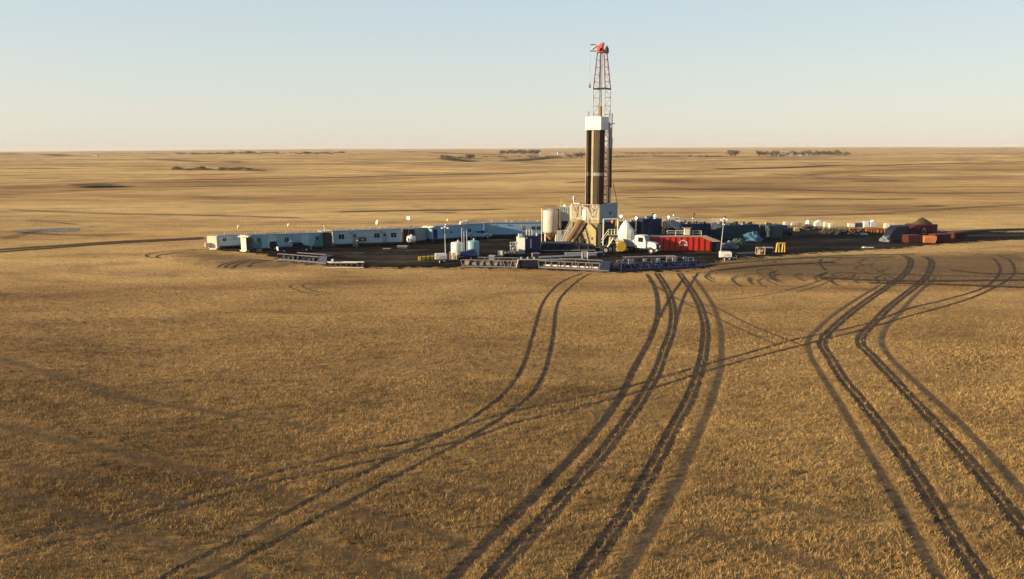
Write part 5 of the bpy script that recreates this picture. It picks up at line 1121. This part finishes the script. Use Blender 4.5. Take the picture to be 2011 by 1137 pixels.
for k in range(9):
    px = (1618, 1630, 1642, 1650, 1660, 1676, 1690, 1583, 1597)[k]; heap('rubble_heap', px, 458 + (k % 3) * .9 if k < 7 else 451, 1.5, .85, 'dark', 'small black heap of gear, ' + ('first', 'second', 'third', 'fourth', 'fifth', 'sixth', 'seventh', 'eighth', 'ninth')[(2, 3, 4, 5, 6, 7, 8, 0, 1)[k]] + ' from the left below the totes', 'heap', seed=20 + k, n=1, rough=.3)
p = G(1692, 463); t = thing('small_pump', 'small pale pump box below the orange racks', 'pump', p, 0); MB().box(0, 1.5, 0, .8, .1, .55).build('body', 'lightgrey', t, bevel=.05); MB().tube((.4, .3, .55), (.4, .3, .9), .12).build('pipe', 'pink', t)

# ---------- mud bin with heap
p = G(1782, 466); t = thing('mud_bin', 'big dark red ribbed bin heaped with soil', 'bin', p, R(11))
L = (1848 - 1782) * p.y / F; hb = Zat(p, 442)
MB().prism([(0, .2), (L, .2), (L, hb), (L * .3, hb), (0, hb * .62)], 0, 3.6).build('shell', 'darkred', t, bevel=.05)
m_ = MB()
for k in range(12): m_.box(.2 + k * L / 12.2, .32 + k * L / 12.2, -.09, -.004, .3, hb * (.62 + .04 * k if k < 4 else .97))
m_.build('rib', 'maroon', t); MB().box(-.1, L + .1, -.14, 3.7, .02, .195).build('skid', 'dark', t)
m_ = MB()
for k in range(9):
    a = R(k * 22.5); m_.rbox(L * .53 + .42 * math.cos(a), -.105, 1.1 + .75 * math.sin(a), .12, .02, .16)
m_.bar((L * .53 - .45, -.105, .75), (L * .53 + .45, -.105, .75), .09).build('emblem', 'lightgrey', t)
pk = Zat(p, 428.5) - hb; rq = random.Random(4); h_ = MB(); vv = []; ff = []
for j in range(8):
    for i in range(28):
        a = math.tau * i / 28; k = 1 - j / 7; zz_ = pk * (1 - k) ** .9 * (1 if j < 7 else 1) ; q = k * (1 + .08 * math.sin(3 * a + j) + rq.uniform(-.05, .05)); vv.append((L * .64 + L * .37 * q * math.cos(a), 1.8 + 1.75 * q * math.sin(a), hb - .3 + (pk + .3) * (1 - k ** 1.15)))
for j in range(7):
    for i in range(28): ff.append((j * 28 + i, j * 28 + (i + 1) % 28, (j + 1) * 28 + (i + 1) % 28, (j + 1) * 28 + i))
h_.add(vv, ff); o = h_.build('soil_heap', 'soil'); o.location = p; o.rotation_euler = (0, 0, R(11)); tag(o, 'peaked brown soil heap filling the dark red bin', 'soil')
p = G(1745, 470); t = thing('ramp_bin', 'dark navy sloping bin leaning up to the mud bin from the left', 'bin', p, R(3))
MB().prism([(.2, .1), (4.6, .1), (4.6, 2.9), (2.0, 2.75), (1.0, 1.9)], 0.3, 3.2).build('shell', 'navydark', t, bevel=.05); MB().box(.1, 4.7, .2, 3.3, 0.02, .095).build('skid', 'dark', t)
for k, (a, b_, yb, yt, mat, lab) in enumerate(((1783, 1811, 478, 463, 'darkred', 'low dark red skip at the left below the mud bin'), (1813.5, 1835, 478, 464.5, 'orange', 'bright orange lit crate frame below the mud bin'), (1837, 1871, 476.5, 461, 'darkred', 'dark red skip right of the orange crate'), (1873, 1902, 469.5, 457, 'darkred', 'furthest right dark red skip by the dirt road'))):
    loc, rz, L = fr((a, yb), (b_, yb - (.5 if k > 1 else 0))); t = thing('skip', lab, 'skip', loc, rz + R(11), 'low bins in front of the mud bin'); h = Zat(loc, yt) * .98
    if k == 1: t.rotation_euler.z = R(-14)
    MB().prism([(0, .12), (L, .12), (L + .12, h), (-.1, h)], 0, 1.9).build('shell', mat, t, bevel=.04)
    m_ = MB()
    for q in range(6): m_.bar((.15 + q * L / 5.6, -.06, .2), (.15 + q * L / 5.6 + (.3 if k == 1 else 0), -.06, h - .1), .1)
    m_.build('rib', 'rust' if k == 1 else 'maroon', t); MB().box(-.1, L + .1, -.1, 2.0, h + .004, h + .09).build('rim', 'darkred' if k != 1 else 'orange', t)

# ---------- far shrubs, trees, farms
def twiggy(name, label, cat, p, w, h, mat, seed, group, n=260, leaf=.5, trunk=True, dens=1.0, depth=None):
    rd = np.random.default_rng(seed); t = thing(name, label, cat, p, 0, group); depth = depth or w
    m_ = MB()
    for k in range(7 if trunk else 4):
        a = rd.uniform(0, math.tau); x, y = math.cos(a) * w * .32, math.sin(a) * depth * .3
        m_.tube((x * .15, y * .15, 0), (x, y, h * rd.uniform(.55, .9)), h * .022, 5, h * .006)
    m_.build('trunk', 'trunk', t)
    k = int(n * dens); V = []; 
    lob = [(rd.uniform(-.32, .32) * w, rd.uniform(-.32, .32) * depth, h * rd.uniform(.42, .70), rd.uniform(.22, .36)) for _ in range(6)]
    V = []
    for q in range(k):
        lx, ly, lz, lr = lob[q % 6]; d_ = rd.normal(0, .5, 3); c = np.array([lx + d_[0] * lr * w * .8, ly + d_[1] * lr * depth * .8, max(.05 * h, lz + d_[2] * lr * h)])
        u = rd.normal(0, 1, 3); u /= np.linalg.norm(u); v = np.cross(u, rd.normal(0, 1, 3)); v /= np.linalg.norm(v); s = leaf * h * rd.uniform(.07, .17)
        V += [c - u * s - v * s * .5, c + u * s * .4 - v * s, c + u * s + v * s * .6]
    V = np.array(V); o = np_mesh('crown', V, np.arange(len(V)).reshape(-1, 3), M[mat]); o.parent = t
    return t
def row(name, cat, x0, x1, y, hpx, mat, n, base_label, group, seed, jitter=1.0, wk=1.6, leaf=1.0, nn=230):
    rd = random.Random(seed)
    for k in range(n):
        px = x0 + (x1 - x0) * (k + .5) / n + rd.uniform(-.3, .3) * (x1 - x0) / n; p = GT(px, y + rd.uniform(-jitter, jitter)); hp = hpx * 1.1 * rd.uniform(.55, 1.15)
        h = hp * p.y / F; w = max(h * wk, (x1 - x0) / n * 1.9 * p.y / F)
        twiggy(name, base_label, cat, p, w, h, mat, seed * 100 + k, group, nn, leaf, depth=h * 1.6)
row('bare_shrub', 'shrub', 342, 410, 334.8, 7.5, 'shrubred', 7, 'bare brown shrub in the left one of the two thickets on the prairie', 'shrubs of the left thicket', 1, .5)
row('bare_shrub', 'shrub', 425, 497, 334.8, 7.5, 'shrubred', 7, 'bare pale brown shrub in the right one of the two thickets on the prairie', 'shrubs of the right thicket', 2, .5)
row('low_bush', 'bush', 498, 522, 334.8, 4, 'twig', 2, 'low dark bush trailing off the right end of the two thickets', 'low bushes at the thicket end', 3, .3)
row('distant_tree', 'tree', 352, 460, 304.4, 5, 'twig', 11, 'dark tree in the thin line on the horizon above the left thicket', 'trees of the left horizon line', 4, .5)
row('distant_tree', 'tree', 470, 690, 303.0, 5.5, 'twig', 20, 'dark tree in the long shelterbelt on the horizon right of the thickets', 'trees of the long shelterbelt', 5, .6)
row('distant_tree', 'tree', 982, 1060, 302.6, 7.5, 'evergreen', 13, 'dark evergreen in the farm windbreak left of the mast', 'evergreens of the windbreak', 6, .5)
row('bare_shrub', 'shrub', 870, 930, 313, 9, 'twig', 6, 'bare brown shrub of the clump left of the farm', 'shrubs of the clump', 7, .5)
row('bare_shrub', 'shrub', 935, 1130, 311.0, 5, 'twig', 13, 'bare shrub in the thin row below the farm', 'shrubs of the row below the farm', 8, 1.6)
row('bare_tree', 'tree', 1115, 1145, 310, 12, 'shrubred', 3, 'bare tree just left of the rig pipes on the plain', 'bare trees left of the pipes', 9, .5)
row('bare_tree', 'tree', 1430, 1450, 306.0, 11, 'twig', 2, 'tall bare tree left of the right hand farm', 'tall bare trees left of the farm', 10, .3, wk=1.1)
row('distant_tree', 'tree', 1488, 1600, 305.4, 8.5, 'twig', 16, 'dark bare tree round the right hand farmhouses', 'trees round the right farm', 11, .8)
row('distant_tree', 'tree', 1602, 1668, 305.2, 9, 'twig', 9, 'bare tree at the right side of the right hand farm', 'trees right of the right farm', 12, .5)
row('hedge_bush', 'bush', 1195, 1430, 308.3, 4, 'twig', 34, 'low bush in the thin hedge between mast and right hand farm', 'bushes of the thin hedge', 13, .3, nn=90)
row('shelterbelt_tree', 'tree', 1230, 1300, 303.5, 4, 'twig', 9, 'small dark tree in the short belt just right of the mast', 'trees of the short belt by the mast', 21, .3, nn=110)
row('shelterbelt_tree', 'tree', 255, 350, 302.8, 3.5, 'twig', 9, 'small dark tree in the thin far left skyline scrub', 'trees of the far left scrub', 22, .4, nn=110)
row('distant_tree', 'tree', 1715, 1845, 292.2, 3.2, 'twig', 10, 'tiny tree on the far right skyline', 'trees of the right skyline', 14, .2, nn=80)
row('distant_tree', 'tree', 1945, 1995, 292.4, 3.6, 'twig', 5, 'tiny tree at the right edge skyline', 'trees at the right edge skyline', 15, .2, nn=80)
row('distant_tree', 'tree', 1312, 1372, 291.9, 2.4, 'twig', 5, 'tiny tree on the skyline right of the mast', 'trees on the skyline by the mast', 16, .2, nn=80)
row('low_bush', 'bush', 718, 800, 317, 3, 'twig', 3, 'lone dark bush on the bare plain left of the shrub clump', 'lone bushes on the plain', 17, 1, nn=80)
row('low_bush', 'bush', 190, 260, 302.5, 4, 'twig', 3, 'dark bush beside the far left farm shed', 'bushes by the far left shed', 18, 1, nn=80)
def house(label, px, py, wpx, hpx, wall='white', roof='greyroof', rz=0, cat='house', roofh=.4):
    p = GT(px, py); s = p.y / F; w, h = wpx * s, hpx * s; t = thing('farm_house' if cat == 'house' else 'farm_shed', label, cat, p, R(rz))
    MB().box(0, w, 0, w * .6, -1, h * (1 - roofh)).build('wall', wall, t)
    MB().add([(-.2, -.2, h * (1 - roofh)), (w + .2, -.2, h * (1 - roofh)), (w + .2, w * .6 + .2, h * (1 - roofh)), (-.2, w * .6 + .2, h * (1 - roofh)), (0, w * .3, h), (w, w * .3, h)], [(0, 3, 2, 1), (0, 1, 5, 4), (2, 3, 4, 5), (1, 2, 5), (3, 0, 4)]).build('roof', roof, t)
    MB().box(w * .15, w * .3, -.15, -.01, h * .2, h * .42).box(w * .6, w * .75, -.15, -.01, h * .2, h * .42).build('window', 'glass', t)
house('long pale shed on the far left plain', 180, 305.5, 11, 4, 'lightgrey', cat='shed'); house('tiny white hut right of the far left shed', 208, 306, 4, 3, 'white', cat='shed')
house('white gabled house at the right end of the evergreen windbreak', 1055, 302.5, 7, 5, 'white'); house('pale farmhouse between the windbreak and the mast, on the left', 1084, 301.8, 7, 5, 'lightgrey'); house('pale farmhouse in the middle of the far farmyard', 1095, 302.6, 8, 5, 'white', rz=10); house('grey farmhouse close to the mast', 1107, 303.5, 9, 5, 'bluegrey')
house('white long farmhouse in the trees of the right hand farm', 1573, 305.8, 13, 5, 'white'); house('blue-grey shed at the left of the right hand farm', 1530, 306, 14, 5, 'bluegrey', cat='shed'); house('reddish shed beside the white farmhouse', 1553, 306, 5, 6, 'tan', cat='shed'); house('small white shed at the right of the right hand farm', 1629, 304.6, 6, 4, 'white', cat='shed')

# ---------- brown churned mud, puddles and berms on the pad
sheet('dirt', [(1120, 506), (1200, 502), (1330, 500), (1400, 505), (1390, 520), (1290, 522), (1200, 528), (1130, 522)], 'berm', .03, 1, 4)
sheet('dirt', [(650, 498), (760, 500), (860, 496), (930, 500), (900, 520), (780, 522), (690, 516)], 'berm', .03, 1, 4)
sheet('dirt', [(930, 469), (1010, 467), (1018, 470), (940, 472)], 'berm', .03, 1, 2)
for q in ([(1082,483),(1095,481),(1104,483),(1092,485)], [(1098,493),(1110,491),(1118,493),(1106,495)], [(690,497),(712,496),(716,498),(695,499)], [(940,472),(975,470),(1005,471),(970,473)], [(1445,497),(1485,495),(1490,497),(1450,499)]):
    P = [G(*a) for a in q]; m_ = MB(); m_.add([(a.x, a.y, .05) for a in P], [(3, 2, 1, 0)]); tag(m_.build('puddle_water', 'puddle'), kind='structure')
# ---------- thin dusty air
def haze():
    m = bpy.data.materials.new('dusty_air'); m.use_nodes = True; nt = m.node_tree
    nt.nodes.remove(nt.nodes['Principled BSDF'])
    v = nt.nodes.new('ShaderNodeVolumePrincipled'); v.inputs['Color'].default_value = (.93, .87, .80, 1); v.inputs['Density'].default_value = 5e-5; v.inputs['Anisotropy'].default_value = 0
    nt.links.new(v.outputs[0], nt.nodes['Material Output'].inputs['Volume'])
    o = MB().box(-15500, 15500, -15500, 15500, -30, 60).build('haze', m); tag(o, kind='stuff', label='thin dusty air over the whole plain')
haze()
